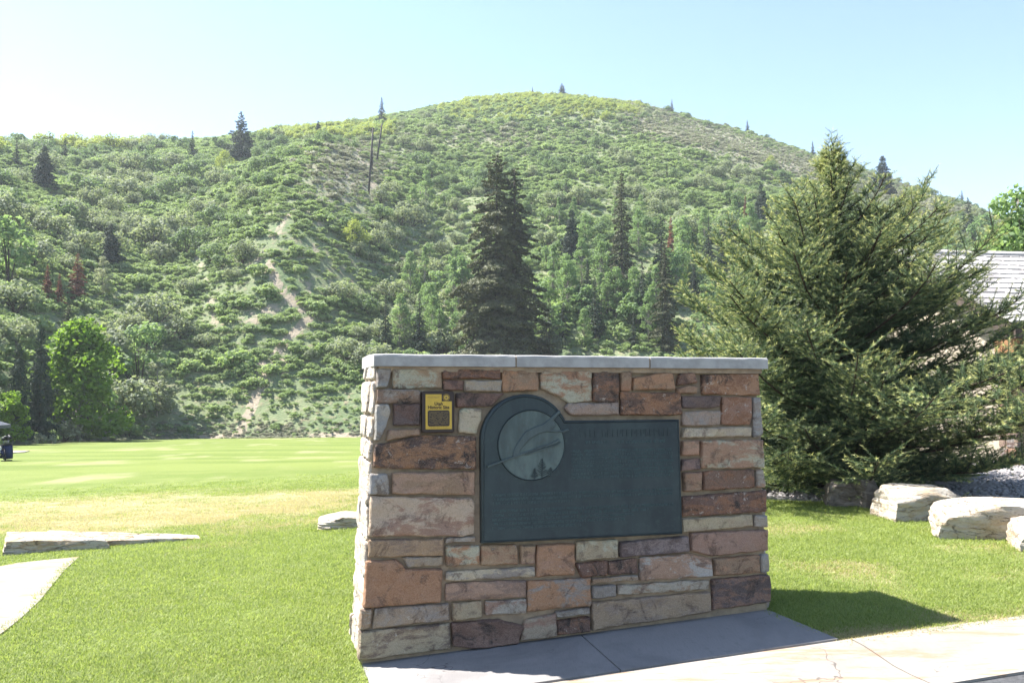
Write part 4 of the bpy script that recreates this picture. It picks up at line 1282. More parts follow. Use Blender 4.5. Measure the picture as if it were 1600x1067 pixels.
def shrub_mesh(name, seed, R, H, n, leaf, mat, clumps=16, stems=True, asp=0.6, flat=0.0):
    r = np.random.default_rng(seed)
    a = r.uniform(0, 2 * np.pi, clumps); q = np.sqrt(r.random(clumps)) * 0.8
    cz = H * (0.16 + (0.62 - flat * .25) * (1 - q * q) * r.uniform(.35, 1.15, clumps))
    C = np.stack([q * R * np.cos(a), q * R * np.sin(a), cz], 1)
    cr = R * r.uniform(.24, .44, clumps)
    k = r.integers(0, clumps, n)
    d = rand_unit(n, r); d[:, 2] = np.where(r.random(n) < .7, np.abs(d[:, 2]), d[:, 2])
    rad = cr[k] * np.cbrt(r.uniform(.25, 1.1, n))
    P = C[k] + d * rad[:, None] * np.array([1, 1, min(1.2, H / R * .9)])
    P[:, 2] = np.maximum(P[:, 2], 0.04 * H)
    V, F, v = leaf_quads(P, d + np.array([0, 0, .5]), leaf, r, .9, asp)
    F = list(map(tuple, F)); mi = [0] * len(F); V = V.tolist(); v = v.tolist()
    if stems:
        mb = MB()
        for i in range(min(7, clumps)):
            mb.tube([(0, 0, -.1 * H), tuple(C[i] * [.4, .4, .45]), tuple(C[i])], [.035 * R, .022 * R, .006 * R], 4, cap=False)
        b = len(V); V += [list(p) for p in mb.v]; v += [0.0] * len(mb.v)
        F += [tuple(b + q_ for q_ in f) for f in mb.f]; mi += [1] * len(mb.f)
    return mesh_np(name, V, np.array(F), [mat, M['bark']], mi, {'v': v}, smooth=False)

def conifer_meshes(seed, H, R, nb, per, leaf, mat, p=0.9, droop=0.25, base=0.05, bark='bark', gap=0.0):
    """trunk with nb separate drooping boughs, each a spray of small needle clumps"""
    r = np.random.default_rng(seed)
    t = base + (1 - base) * (np.arange(nb) + r.random(nb)) / nb
    az = np.arange(nb) * 2.39996 + r.normal(0, .4, nb)
    L = R * np.power(np.clip(1 - t, 0.0, 1), p) * r.uniform(.6, 1.2, nb) * (1 + .14 * np.sin(t * 23 + seed))
    L *= np.where(r.random(nb) < gap, r.uniform(.25, .6, nb), 1.0); L += 0.006 * H
    cnt = np.maximum(6, (per * (L / R) ** 1.1 * 1.4).astype(int))
    k = np.repeat(np.arange(nb), cnt); n = len(k)
    S = np.sqrt(r.random(n)) * .97 + .05
    wid = np.sin(np.pi * np.clip(S, 0, 1) ** .75) * .30 + .05
    sw = r.uniform(-1, 1, n) * wid * L[k]
    lift = np.where(t > .85, .7, 0.10)[k]
    dr = droop * r.uniform(.7, 1.4, nb)[k]
    rad = L[k] * S
    ca_, sa_ = np.cos(az)[k], np.sin(az)[k]
    Z = H * t[k] + rad * (lift - dr * 1.5 * S + .35 * dr * S ** 3) - np.abs(sw) * .25 - r.random(n) ** 2 * .10 * L[k]
    P = np.stack([rad * ca_ - sw * sa_, rad * sa_ + sw * ca_, np.clip(Z, .015 * H, H * 1.01)], -1)
    N = np.stack([ca_ * .4, sa_ * .4, np.full(n, .8)], -1)
    V, F, v = leaf_quads(P, N, leaf * (1.1 - .45 * t[k]), r, .8, .42)
    crown = mesh_np('crown', V, F, mat, None, {'v': v}, smooth=False)
    mb = MB(); mb.tube([(0, 0, -.03 * H), (0, 0, .5 * H), (0, 0, 1.0 * H)], [.013 * H + .02, .008 * H, .0012 * H], 6)
    for i in range(nb):
        q = L[i] * .85
        mb.tube([(0, 0, H * t[i]), (q * .5 * math.cos(az[i]), q * .5 * math.sin(az[i]), H * t[i] + q * .5 * (.1 - droop * .7)), (q * math.cos(az[i]), q * math.sin(az[i]), H * t[i] + q * (.1 - droop * 1.2))], [.003 * H * (1.1 - t[i]), .0018 * H * (1.1 - t[i]), .0005 * H], 3, cap=False)
    return mb.mesh('trunk', M[bark], True), crown

def broadleaf_meshes(seed, H, R, n, leaf, mat, bark='pale_bark', clumps=40, low=.15, stems=1, pw=1.0, asp=.7, pk=.16):
    r = np.random.default_rng(seed); mb = MB()
    t = low + (1 - low) * r.random(clumps) ** .85
    prof = np.sin(np.pi * np.clip((t - low) / (1 - low) * (.98 - pk) + pk, 0, 1)) ** pw
    az = r.uniform(0, 2 * np.pi, clumps); q = R * prof * np.sqrt(r.uniform(.12, 1, clumps)) * .85
    C = np.stack([q * np.cos(az), q * np.sin(az), H * (t * .93)], 1)
    cr = R * r.uniform(.16, .34, clumps)
    k = r.integers(0, clumps, n); d = rand_unit(n, r); d[:, 2] *= .85
    P = C[k] + d * (cr[k] * np.cbrt(r.uniform(.15, 1.15, n)))[:, None]
    V, F, v = leaf_quads(P, d * .6 + np.array([0, 0, .45]), leaf, r, 1.0, asp)
    crown = mesh_np('crown', V, F, mat, None, {'v': v}, smooth=False)
    for s_ in range(stems):
        ox, oy = (0, 0) if stems == 1 else (r.uniform(-.25, .25) * R, r.uniform(-.25, .25) * R)
        mb.tube([(ox * .3, oy * .3, -.03 * H), (ox * .8, oy * .8, .35 * H), (ox, oy, .7 * H), (ox * .9, oy, .95 * H)], [.011 * H, .008 * H, .005 * H, .0015 * H], 6)
    for i in range(clumps):
        b0 = C[i] * np.array([.12, .12, 1]); b0[2] = max(.08 * H, C[i][2] - q[i] * .9)
        mb.tube([tuple(b0), tuple((b0 + C[i]) / 2 + [0, 0, .04 * H]), tuple(C[i])], [.004 * H, .0025 * H, .001 * H], 4, cap=False)
    return mb.mesh('trunk', M[bark], True), crown

def place_tree(name, meshes, loc, scale, rz, label, cat='tree', group=None, sz=None):
    root = obj(name, None, None, loc, label, cat, group)
    root.rotation_euler = (0, 0, rz); root.scale = (scale, scale, sz or scale)
    obj('trunk', meshes[0], root); obj('crown', meshes[1], root)
    return root

def scatter(name, proto, P, rz, sc, label, tilt=None):
    """one mass of plants: instances of a plant that also stands in the scene, on the points P"""
    me = bpy.data.meshes.new(name)
    n = len(P); me.vertices.add(n); me.vertices.foreach_set('co', np.asarray(P, np.float32).ravel())
    a = me.attributes.new('turn', 'FLOAT_VECTOR', 'POINT'); b = me.attributes.new('size', 'FLOAT_VECTOR', 'POINT')
    tv = np.zeros((n, 3), np.float32); tv[:, 2] = rz
    if tilt is not None: tv[:, :2] = tilt
    a.data.foreach_set('vector', tv.ravel())
    sc = np.asarray(sc, np.float32); sc = np.repeat(sc[:, None], 3, 1) if sc.ndim == 1 else sc
    b.data.foreach_set('vector', np.ascontiguousarray(sc).ravel())
    o = obj(name, me, None, None, label, None, None, 'stuff')
    ng = bpy.data.node_groups.new(name, 'GeometryNodeTree')
    ng.interface.new_socket('Geometry', in_out='INPUT', socket_type='NodeSocketGeometry')
    ng.interface.new_socket('Geometry', in_out='OUTPUT', socket_type='NodeSocketGeometry')
    gi = ng.nodes.new('NodeGroupInput'); go = ng.nodes.new('NodeGroupOutput')
    ip = ng.nodes.new('GeometryNodeInstanceOnPoints'); oi = ng.nodes.new('GeometryNodeObjectInfo')
    oi.transform_space = 'ORIGINAL'; oi.inputs['Object'].default_value = proto
    na = ng.nodes.new('GeometryNodeInputNamedAttribute'); na.data_type = 'FLOAT_VECTOR'; na.inputs['Name'].default_value = 'turn'
    nb = ng.nodes.new('GeometryNodeInputNamedAttribute'); nb.data_type = 'FLOAT_VECTOR'; nb.inputs['Name'].default_value = 'size'
    mp = ng.nodes.new('GeometryNodeMeshToPoints')
    L = ng.links.new
    L(gi.outputs[0], mp.inputs['Mesh']); L(mp.outputs[0], ip.inputs['Points']); L(oi.outputs['Geometry'], ip.inputs['Instance'])
    L(na.outputs[0], ip.inputs['Rotation']); L(nb.outputs[0], ip.inputs['Scale']); L(ip.outputs[0], go.inputs[0])
    md = o.modifiers.new('scatter', 'NODES'); md.node_group = ng
    return o

# ------------------------------------------------------------------ hillside brush
def hill_points(n, rr, x0=-250, x1=1850, umin=0.0, umax=1.02):
    """random points spread evenly over the hill's plan area"""
    out = np.zeros((0, 2))
    while len(out) < n:
        px = rr.uniform(x0, x1, n); B = np.interp(px, PXT, BT); R = np.interp(px, PXT, RT)
        u = rr.uniform(umin, umax, n); Y = B + (R - B) * u
        keep = rr.random(n) < Y / 270.0
        out = np.concatenate([out, np.stack([(px - 800) / FPX * Y, Y], 1)[keep]])
    out = out[:n]
    z = hill_z(out[:, 0], out[:, 1])
    return np.column_stack([out, z])
def thin(P, rad):
    """drop points that stand closer than their own spacing to one already kept"""
    grid = {}; keep = []
    for i, (p, rd) in enumerate(zip(P, rad)):
        c = (int(p[0] // 2.5), int(p[1] // 2.5)); ok = True
        k = int(rd // 2.5) + 1
        for gx in range(c[0] - k, c[0] + k + 1):
            for gy in range(c[1] - k, c[1] + k + 1):
                for j in grid.get((gx, gy), ()):
                    if (P[j][0] - p[0]) ** 2 + (P[j][1] - p[1]) ** 2 < rd * rd: ok = False; break
                if not ok: break
            if not ok: break
        if ok: grid.setdefault(c, []).append(i); keep.append(i)
    return np.array(keep, int)
hr = np.random.default_rng(11)
PR = {}
PR['oak'] = [shrub_mesh('scrub_oak', 100 + i, 1.0, (1.35, 1.15, 1.55)[i], 1150, .075, M['oak'], 18) for i in range(3)]
PR['olive'] = [shrub_mesh('olive_shrub', 110 + i, 1.0, (1.2, 1.5)[i], 1150, .07, M['olive'], 20) for i in range(2)]
PR['yellow'] = [shrub_mesh('yellow_shrub', 120, 1.0, 1.3, 900, .08, M['yellow'], 16)]
PR['low'] = [shrub_mesh('low_bush', 130 + i, 1.0, .8, 420, .11, M['low'], 11, False, flat=.5) for i in range(2)]
PR['sage'] = [shrub_mesh('sagebrush', 140, 1.0, .75, 400, .10, M['sage'], 12, False, flat=.5)]
PR['sapling'] = [shrub_mesh('sapling', 150 + i, .8, 2.6, 800, .08, M['aspen'], 18) for i in range(2)]

# candidate places of the large shrubs
C = hill_points(26000, hr)
ix, iy, dep = project(C)
bush, sage, top, wood = zone(ix, iy)
patch = vnoise(C[:, 0], C[:, 1], 11, 8)
soil = soil_at(C[:, 0], C[:, 1])
cr_ = hr.random(len(C))
size = hr.uniform(.8, 2.0, len(C)) * (0.75 + .35 * patch) * (1 + .25 * wood) * (1 + .4 * (1 - sm(250, 380, ix))) * (1 - .25 * (dep > 175))
near_tr = np.maximum(soil_at(C[:, 0], C[:, 1] + 2.5), soil_at(C[:, 0], C[:, 1] + 1.2))
okp = (near_tr < .6) & (cr_ < np.clip(bush * (-.30 + 1.2 * patch) * (.45 + .55 * wood) + .42 * top, 0, 1)) & (soil < .25)
idx = np.where(okp)[0]
# keep the view to the dead trees and the conifers open: no large shrub right in front of them
for wx0, wx1, wy0, wy1 in ((55, 180, 440, 520), (-20, 120, 590, 700), (590, 670, 545, 575), (40, 100, 284, 318), (285, 315, 240, 262), (12, 40, 256, 276), (85, 118, 248, 268), (150, 195, 404, 436), (1160, 1215, 345, 368), (1030, 1080, 412, 440), (1150, 1180, 338, 360), (340, 400, 248, 272), (880, 910, 410, 430)):
    idx = idx[~((ix[idx] > wx0) & (ix[idx] < wx1) & (iy[idx] > wy0) & (iy[idx] < wy1))]
idx = idx[thin(C[idx], size[idx] * 1.25)]
kindr = hr.random(len(C)); hue = vnoise(C[:, 0], C[:, 1], 17, 12)
species = np.where(top + hr.normal(0, .12, len(C)) > .5, 'yellow', np.where((wood > .4) & (kindr < .33), 'sapling', np.where(hue + hr.normal(0, .14, len(C)) > .52, 'olive', 'oak')))
LAB = {'oak': ('dark green scrub oak bush among the hillside brush', 'scrub_oak'), 'olive': ('grey-olive rounded bush among the hillside brush', 'olive_shrub'),
       'yellow': ('yellow-green bush along the crest of the hill', 'yellow_shrub'), 'sapling': ('slim pale green sapling in the hillside thicket', 'aspen_sapling')}
inframe = (ix > -30) & (ix < 1630) & ~((ix > 590) & (ix < 1190) & (iy > 545)) & ~((ix > 1150) & (ix < 1560) & (iy > 330))
apparent = size / dep * inframe
FIRST = {}
for sp_name in ('oak', 'olive', 'yellow', 'sapling'):
    ids = idx[species[idx] == sp_name]
    ids = ids[np.argsort(-apparent[ids])]
    k_ind = {'oak': 130, 'olive': 110, 'yellow': 60, 'sapling': 60}[sp_name]
    for j, i in enumerate(ids[:k_ind]):
        me = PR[sp_name][j % len(PR[sp_name])]
        o = obj(LAB[sp_name][1], me, None, (C[i][0], C[i][1], C[i][2] - .05), LAB[sp_name][0], 'bush', LAB[sp_name][0].split(' among')[0].split(' along')[0].split(' in ')[0].replace('bush', 'bushe') + 's on the hill')
        s_ = float(size[i]); o.scale = (s_ * 1.08, s_ * 1.08, s_); o.rotation_euler = (0, 0, float(hr.uniform(0, 6.28)))
        if j < len(PR[sp_name]): FIRST.setdefault(sp_name, []).append(o)
    rest = ids[k_ind:]
    for v_, pr in enumerate(FIRST[sp_name]):
        sub = rest[v_::len(FIRST[sp_name])]
        if len(sub): scatter(LAB[sp_name][1] + '_thicket', pr, C[sub] - [0, 0, .05], hr.uniform(0, 6.28, len(sub)), size[sub], LAB[sp_name][0].replace(' bush', ' brush').replace(' sapling', ' saplings') + ', the dense mass')
# low brush and sage between them
P2 = hill_points(100000, hr); ix2, iy2, dp2 = project(P2); b2, s2, t2, w2 = zone(ix2, iy2); so2 = soil_at(P2[:, 0], P2[:, 1])
pt2 = np.clip(vnoise(P2[:, 0], P2[:, 1], 4.0, 21) * .55 + vnoise(P2[:, 0], P2[:, 1], 13.0, 22) * .6 - .08, 0, 1)
rr2 = hr.random(len(P2))
spur2 = np.exp(-((ix2 - (400 + (620 - iy2) * 0.34)) / 85) ** 2) * sm(300, 380, iy2) * (1 - sm(590, 660, iy2))
nz2 = vnoise(P2[:, 0], P2[:, 1], 4.5, 41) * .45 + vnoise(P2[:, 0], P2[:, 1], 1.5, 42) * .55
so2 = np.maximum(so2, spur2 * sm(.5, .75, nz2) * .6)
so2 = np.maximum(so2, .8 * soil_at(P2[:, 0], P2[:, 1] + .8))
keep = (rr2 < np.clip(.30 + .95 * pt2 - .1 * w2, 0, 1) * (1 - .55 * sm(585, 640, iy2) * sm(190, 260, ix2) * (1 - sm(640, 720, ix2)))) & (so2 < .15 + .45 * rr2)
issage = keep & (s2 + hr.normal(0, .2, len(P2)) > .45)
islow = keep & ~issage
foot2 = sm(575, 630, iy2) * sm(190, 260, ix2) * (1 - sm(640, 720, ix2))
sz2 = np.exp(hr.normal(-.75, .38, len(P2))) * (.7 + .7 * pt2) * (1 - .45 * foot2)
def proto_bush(name, me, i, label, s):
    o = obj(name, me, None, tuple(P2[i]), label, 'bush', 'low bushes on the hill'); o.scale = (s, s, s); return o
li = np.where(islow)[0]; si = np.where(issage)[0]
near = li[np.argsort(dp2[li] + 999 * ((ix2[li] < 250) | (ix2[li] > 540)))]
for v_ in range(2):
    o = proto_bush('low_bush', PR['low'][v_], near[v_], ('low green bush at the left foot of the open slope', 'low green bush at the very foot of the trail slope')[v_], .7)
    FIRSTLOW = o
    sub = np.setdiff1d(li, near[:2])[v_::2]
    scatter('low_brush', o, P2[sub], hr.uniform(0, 6.28, len(sub)), sz2[sub], 'low green brush covering the open slope')
o = proto_bush('sagebrush', PR['sage'][0], si[0], 'grey-green sagebrush on the bare spur', .6)
scatter('sage_cover', o, P2[si[1:]], hr.uniform(0, 6.28, len(si) - 1), sz2[si[1:]] * .85, 'grey-green sagebrush cover on the dry crest')

gk = (rr2 > .35) & (so2 < .5)
gs = np.where(gk)[0]
scatter('slope_grass', FIRSTLOW, P2[gs] + np.column_stack([hr.normal(0, .5, len(gs)), hr.normal(0, .5, len(gs)), np.full(len(gs), -.05)]), hr.uniform(0, 6.28, len(gs)), hr.uniform(.10, .32, len(gs)), 'rough grass and seedlings between the low brush')
# rough grass where the lawn meets the hill
ex = hr.uniform(-100, 1700, 5000); ed = np.interp(ex, PXT, BT) + hr.normal(.6, .8, 5000)
EX = np.stack([(ex - 800) / FPX * ed, ed], 1); EZ = np.maximum(hill_z(EX[:, 0], EX[:, 1]), lawn_z(EX[:, 0], EX[:, 1])) - .05
EP = np.column_stack([EX, EZ]); eo = hr.random(5000) < vnoise(EX[:, 0], EX[:, 1], 3.0, 51)
scatter('edge_grass', o, EP[eo], hr.uniform(0, 6.28, eo.sum()), hr.uniform(.08, .3, eo.sum()), 'rough pale grass along the edge of the lawn')

# ------------------------------------------------------------------ conifers on the hill
CON = {'fir': conifer_meshes(1, 10, 2.1, 95, 70, .20, M['fir'], .85, .3), 'fir2': conifer_meshes(2, 10, 1.5, 95, 55, .18, M['fir'], .75, .35),
       'dense': conifer_meshes(3, 10, 3.2, 190, 80, .24, M['fir'], .6, .2, .02), 'olive': conifer_meshes(4, 25, 5.4, 230, 300, .25, M['fir_olive'], .60, .34, .04, gap=.08),
       'olive2': conifer_meshes(5, 25, 3.3, 170, 120, .26, M['fir_olive'], .62, .36, .04, gap=.2), 'slim': conifer_meshes(6, 10, 1.2, 90, 45, .17, M['fir_olive'], .7, .35),
       'pale': conifer_meshes(7, 6, 2.0, 100, 90, .12, M['fir_pale'], .9, .05), 'dead': conifer_meshes(8, 8, 1.4, 110, 70, .16, M['fir_dead'], .7, .35, gap=.3),
       'wide': conifer_meshes(9, 10, 3.4, 130, 90, .2, M['fir'], .8, .02, .03)}
CH = {'fir': 10, 'fir2': 10, 'dense': 10, 'olive': 25, 'olive2': 25, 'slim': 10, 'pale': 6, 'dead': 8, 'wide': 10}
GD_ = 'slender spruces in the thicket right of centre'
TREES = [
 (776, 600, 362, 'olive', 1.02, 'tallest dark olive spruce rising behind the monument cap', None), (804, 596, 338, 'olive2', 1.5, 'narrower dark spruce touching the tallest spruce on its right', None),
 (972, 470, 204, 'olive2', 1.0, 'tall narrow spruce second in height, right of the tallest', None), (1040, 548, 172, 'olive2', 1.15, 'olive spruce standing just left of the big near spruce', None),
 (1034, 475, 140, 'fir2', 1.0, 'thin dark spruce beside the red dead tree right of centre', None), (893, 412, 86, 'dense', .75, 'bushy dark cone-shaped conifer just right of the tallest spruce', None),
 (1190, 350, 64, 'dense', .75, 'dark twin-topped conifer high on the right slope', None), (376, 250, 78, 'wide', 1.1, 'lone large blue-dark spruce on the left skyline', None),
 (300, 246, 44, 'fir', 1.0, 'small dark conifer left of the lone skyline spruce', None), (68, 294, 68, 'dense', 1.0, 'smooth dark pyramid conifer near the left edge', None),
 (25, 262, 46, 'fir2', 1.2, 'slim dark conifer at the far left skyline', None), (101, 252, 38, 'fir2', 1.3, 'small conifer on the left crest right of the dark pyramid', None),
 (596, 196, 46, 'fir2', 1.3, 'skyline conifer above the leaning poles', None), (832, 144, 16, 'slim', 1.3, 'tiny left conifer on the hilltop', None),
 (878, 148, 22, 'wide', 1.2, 'small spreading conifer on the hilltop', None), (1050, 178, 24, 'slim', 1.3, 'small conifer on the right shoulder skyline', None),
 (1168, 208, 23, 'fir2', 1.3, 'small conifer low on the right skyline', None), (1270, 238, 24, 'fir2', 1.2, 'small skyline conifer left of the big near spruce top', None),
 (1380, 304, 62, 'dense', .95, 'dark blue conifer showing beside the big near spruce top', None), (1503, 306, 24, 'fir', 1.0, 'small pointed conifer on the skyline above the house roof', None),
 (1514, 384, 78, 'fir', 1.1, 'green conifer standing behind the house ridge', None), (1461, 372, 34, 'fir2', 1.3, 'small conifer between near spruce and house ridge', None),
 (172, 414, 66, 'dense', 1.0, 'dark rounded conifer midway up the left slope', None), (26, 686, 150, 'dense', .5, 'dark spruce behind the small bright tree at far left', None),
 (60, 686, 172, 'dense', .5, 'shaded spruce just left of the bright green cottonwood', None), (104, 610, 135, 'olive2', 1.5, 'olive spruce rising behind the bright green cottonwood', None),
 (602, 562, 100, 'fir2', 1.1, 'thin spruce above the left end of the cap', None), (655, 556, 100, 'fir2', 1.0, 'dark spruce left of the tallest spruce above the cap', None),
 (686, 556, 70, 'fir2', 1.0, 'short thin spruce close left of the tallest spruce', None), (858, 566, 102, 'pale', 1.0, 'pale grey-green young spruce just above the cap', None),
 (885, 306, 26, 'fir2', 1.2, 'small dark conifer high above the bushy cone conifer', None), (930, 530, 100, 'fir2', 1.1, GD_[:-1] + ', first', GD_),
 (955, 500, 74, 'fir2', 1.0, '', GD_), (1004, 515, 110, 'fir2', 1.0, '', GD_), (905, 500, 66, 'fir2', 1.0, '', GD_), (990, 545, 60, 'fir2', 1.0, '', GD_), (1108, 432, 96, 'fir2', 1.0, '', GD_),
 (1128, 425, 84, 'fir', .9, '', GD_), (1085, 470, 66, 'fir2', 1.0, '', GD_), (918, 480, 76, 'fir', .9, '', GD_), (1150, 470, 80, 'fir2', 1.0, '', GD_), (880, 530, 70, 'fir2', 1.1, '', GD_),
 (120, 472, 78, 'dead', 1.35, 'largest reddish dead conifer on the left slope', None), (92, 482, 56, 'dead', 1.1, 'smaller reddish dead conifer between two others on the left slope', None),
 (73, 468, 56, 'dead', 1.1, 'leftmost reddish dead conifer on the left slope', None), (1049, 420, 84, 'dead', .7, 'thin bright red dead conifer right of centre', None),
 (1064, 424, 48, 'dead', 1.1, 'short rusty dead conifer beside the thin red one', None), (1165, 342, 38, 'dead', .8, 'small red dead conifer high on the right slope', None),
 (497, 212, 24, 'dense', .9, 'round dark conifer on the skyline left of the poles', None), (510, 208, 20, 'fir2', 1.1, 'little conifer right beside the round dark skyline one', None),
]
tr_ = random.Random(9)
ORD = ['first', 'second', 'third', 'fourth', 'fifth', 'sixth', 'seventh', 'eighth', 'ninth', 'tenth', 'eleventh']
slim_x = sorted(t_[0] for t_ in TREES if t_[6])
for x, y, hp, kd, ws, lab, grp in TREES:
    if grp: lab = ORD[slim_x.index(x)] + ' from the left of the slender spruces in the thicket right of centre'
    p = hit_hill(x, y)
    if kd == 'pale': pass
    hgt = hp / FPX * p.y; s_ = hgt / CH[kd]
    place_tree('dead_conifer' if kd == 'dead' else 'conifer', CON[kd], (p.x, p.y, p.z - .1), s_ * ws, tr_.uniform(0, 6.28), lab, 'tree', grp, s_)

# ------------------------------------------------------------------ broadleaf trees
BL = {'aspen': broadleaf_meshes(31, 8, 1.7, 3200, .10, M['aspen'], clumps=75, low=.04), 'aspen2': broadleaf_meshes(32, 8, 1.3, 2600, .10, M['aspen'], clumps=60, stems=2, low=.04),
      'pale': broadleaf_meshes(33, 8, 2.0, 2600, .11, M['willow'], clumps=26), 'round': broadleaf_meshes(34, 6, 3.0, 4200, .11, M['yellow'], clumps=40, low=.05)}
AG = 'young aspens in the thicket'
for i in range(90):
    if i < 46: x, y = tr_.uniform(620, 1130), tr_.uniform(440, 548)
    elif i < 50: continue
    elif i < 58: continue
    elif i < 74: x, y = tr_.uniform(620, 1250), tr_.uniform(330, 400)
    else: continue
    if 735 < x < 850 and y > 300: continue
    p = hit_hill(x, y); h = tr_.uniform(3.8, 6.6)
    place_tree('aspen', BL[tr_.choice(['aspen', 'aspen', 'aspen2'])], (p.x, p.y, p.z - .1), h / 8 * 1.05, tr_.uniform(0, 6.28), 'young light green aspen in the hillside thicket', 'tree', AG, h / 8)
for x, y, hp, kd, lab in ((160, 462, 68, 'pale', 'silvery pale aspen beside the reddish dead conifers'), (350, 272, 38, 'round', 'round yellow-green bush in front of the lone skyline spruce'),
                          (553, 392, 50, 'round', 'large yellow-green round tree in the middle of the slope'), (632, 545, 60, 'pale', 'pale aspen above the left end of the cap'),
                          (1205, 262, 20, 'round', 'small bright yellow-green tree high on the right slope'), (245, 652, 92, 'pale', 'silvery grey willow thicket right of the cottonwood')):
    p = hit_hill(x, y); h = hp / FPX * p.y; H0 = 6 if kd == 'round' else 8
    ws = 1.0 if x != 245 else 1.75
    place_tree('willow' if x == 245 else 'broadleaf_tree', BL[kd], (p.x, p.y, p.z - .1), h / H0 * ws, 1.0, lab, 'tree', None, h / H0)
ct = broadleaf_meshes(41, 8.4, 2.9, 9000, .15, M['cotton'], clumps=90, low=.05, pw=.8, pk=.36)
p = hit_hill(122, 690); s_ = 196 / FPX * p.y / 8.4
place_tree('cottonwood', ct, (p.x, p.y, p.z - .1), s_ * 1.22, .4, 'bright green cottonwood at the far left edge of the lawn', 'tree', None, s_)
ct2 = broadleaf_meshes(42, 4, 1.8, 2600, .13, M['cotton'], clumps=36, low=.05, pw=.7)
p = hit_hill(14, 690); s_ = 80 / FPX * p.y / 4
place_tree('young_cottonwood', ct2, (p.x, p.y, p.z - .1), s_, 1.4, 'small bright tree behind the shelter roof at the left edge', 'tree')
for x, y, r_, lab in ((98, 700, 1.35, 'pale grey-green bush at the foot of the cottonwood'), (62, 704, .8, 'dry tan bush beside the pale bush at the lawn edge'), (200, 690, 1.0, 'dark bush in the cottonwood shade'),
                      (376, 632, .42, 'tiny bright bush beside the foot trail')):
    p = hit_hill(x, y - 6)
    me = shrub_mesh('lawn_edge_bush', int(x), r_, r_ * 1.1, 900, .09 if r_ > .6 else .05, M['willow'] if x < 150 else M['low'], 18)
    obj('lawn_edge_bush', me, None, (p.x, p.y, p.z - .05), lab, 'bush')
# tree behind the house
bt = broadleaf_meshes(45, 7.0, 1.7, 7000, .075, M['aspen'], clumps=60, low=.2)
place_tree('garden_tree', bt, (0.60 * 26, 26.0, float(lawn_z(15.5, 26)) - .1), 1.12, .7, 'leafy green tree standing behind the house at right', 'tree')

# ------------------------------------------------------------------ poles and logs on the slope
def pole(name, a, b, r, label, cat, grp=None, cross=False):
    p = hit_hill(*a); d = p.y
    rb = ray(*b); rb = rb / rb.y
    q = Vector((0, 0, EYE)) + rb * d
    mb = MB(); mb.tube([p - (q - p) * .05, (p + q) / 2, q], [r, r * .9, r * .75], 8)
    me = mb.mesh(name, M['wood_pole'], True); o = place(name, me, None); tag(o, label, cat, grp); return o
pole('wooden_pole', (576, 303), (583, 200), .15, 'lower of the tall leaning wooden poles on the spur', 'pole')
pole('wooden_pole', (589, 252), (597, 193), .15, 'upper leaning wooden pole just right of the lower one', 'pole')
pole('wooden_pole', (581, 270), (582, 236), .13, 'short pole stub just behind the lower leaning pole', 'pole')
pole('fallen_log', (669, 326), (656, 299), .15, 'dark leaning log in the brush right of the poles', 'log')
pole('fallen_log', (690, 300), (716, 292), .15, 'dark log lying across the brush right of the leaning log', 'log')
pole('fallen_log', (152, 512), (172, 506), .18, 'grey log showing above the cottonwood', 'log')
pole('fallen_log', (196, 554), (216, 548), .16, 'bleached log lying above the willow thicket', 'log')

# ------------------------------------------------------------------ shelter and golf bag at the left
M['roofing'] = mat_plain('grey_roofing', (0.10, 0.105, 0.125), (0.075, 0.08, 0.095), 6, 0.7)
def shelter():
    d = ray(17.5, 663); d = d / d.y; c = Vector((0, 0, EYE)) + d * 43
    w, dp = 5.0, 4.0; c.y -= dp; zg = float(lawn_z(c.x - 2, 41))
    s_ = obj('shelter', None, None, (c.x - w / 2, c.y + dp / 2, zg), 'grey roofed range shelter cut by the left edge', 'shelter')
    mb = MB(); z = c.z; ap = Vector((c.x - w / 2, c.y + dp / 2, z + 1.15))
    co = [Vector((c.x - w, c.y, z)), Vector((c.x, c.y, z)), Vector((c.x, c.y + dp, z)), Vector((c.x - w, c.y + dp, z))]
    lo = [p - UP * .16 for p in co]
    for i in range(4):
        j = (i + 1) % 4; mb.poly([co[i], co[j], ap]); mb.poly([lo[i], lo[j], co[j], co[i]])
    mb.poly(lo[::-1]); place('roof', mb.mesh('roof', M['roofing']), s_)
    for i in range(4):
        q = lo[i] + (Vector((ap.x, ap.y, lo[i].z)) - lo[i]) * .22
        mb = MB(); mb.box(Vector((q.x - .08, q.y - .08, zg - .2)), (.16, 0, 0), (0, .16, 0), (0, 0, q.z - zg + .2)); place('post', mb.mesh('post', M['fascia']), s_)
shelter()
M['bag_blue'] = mat_plain('navy_bag', (0.02, 0.03, 0.10), (0.015, 0.02, 0.06), 9, 0.6)
M['bag_white'] = mat_plain('white_towel', (0.7, 0.7, 0.7), (0.6, 0.6, 0.6), 9, 0.8)
M['steel'] = mat_plain('club_steel', (0.3, 0.3, 0.32), (0.2, 0.2, 0.2), 9, 0.3, 0.8)
M['black'] = mat_plain('black_plastic', (0.015, 0.015, 0.016), None, 9, 0.5)
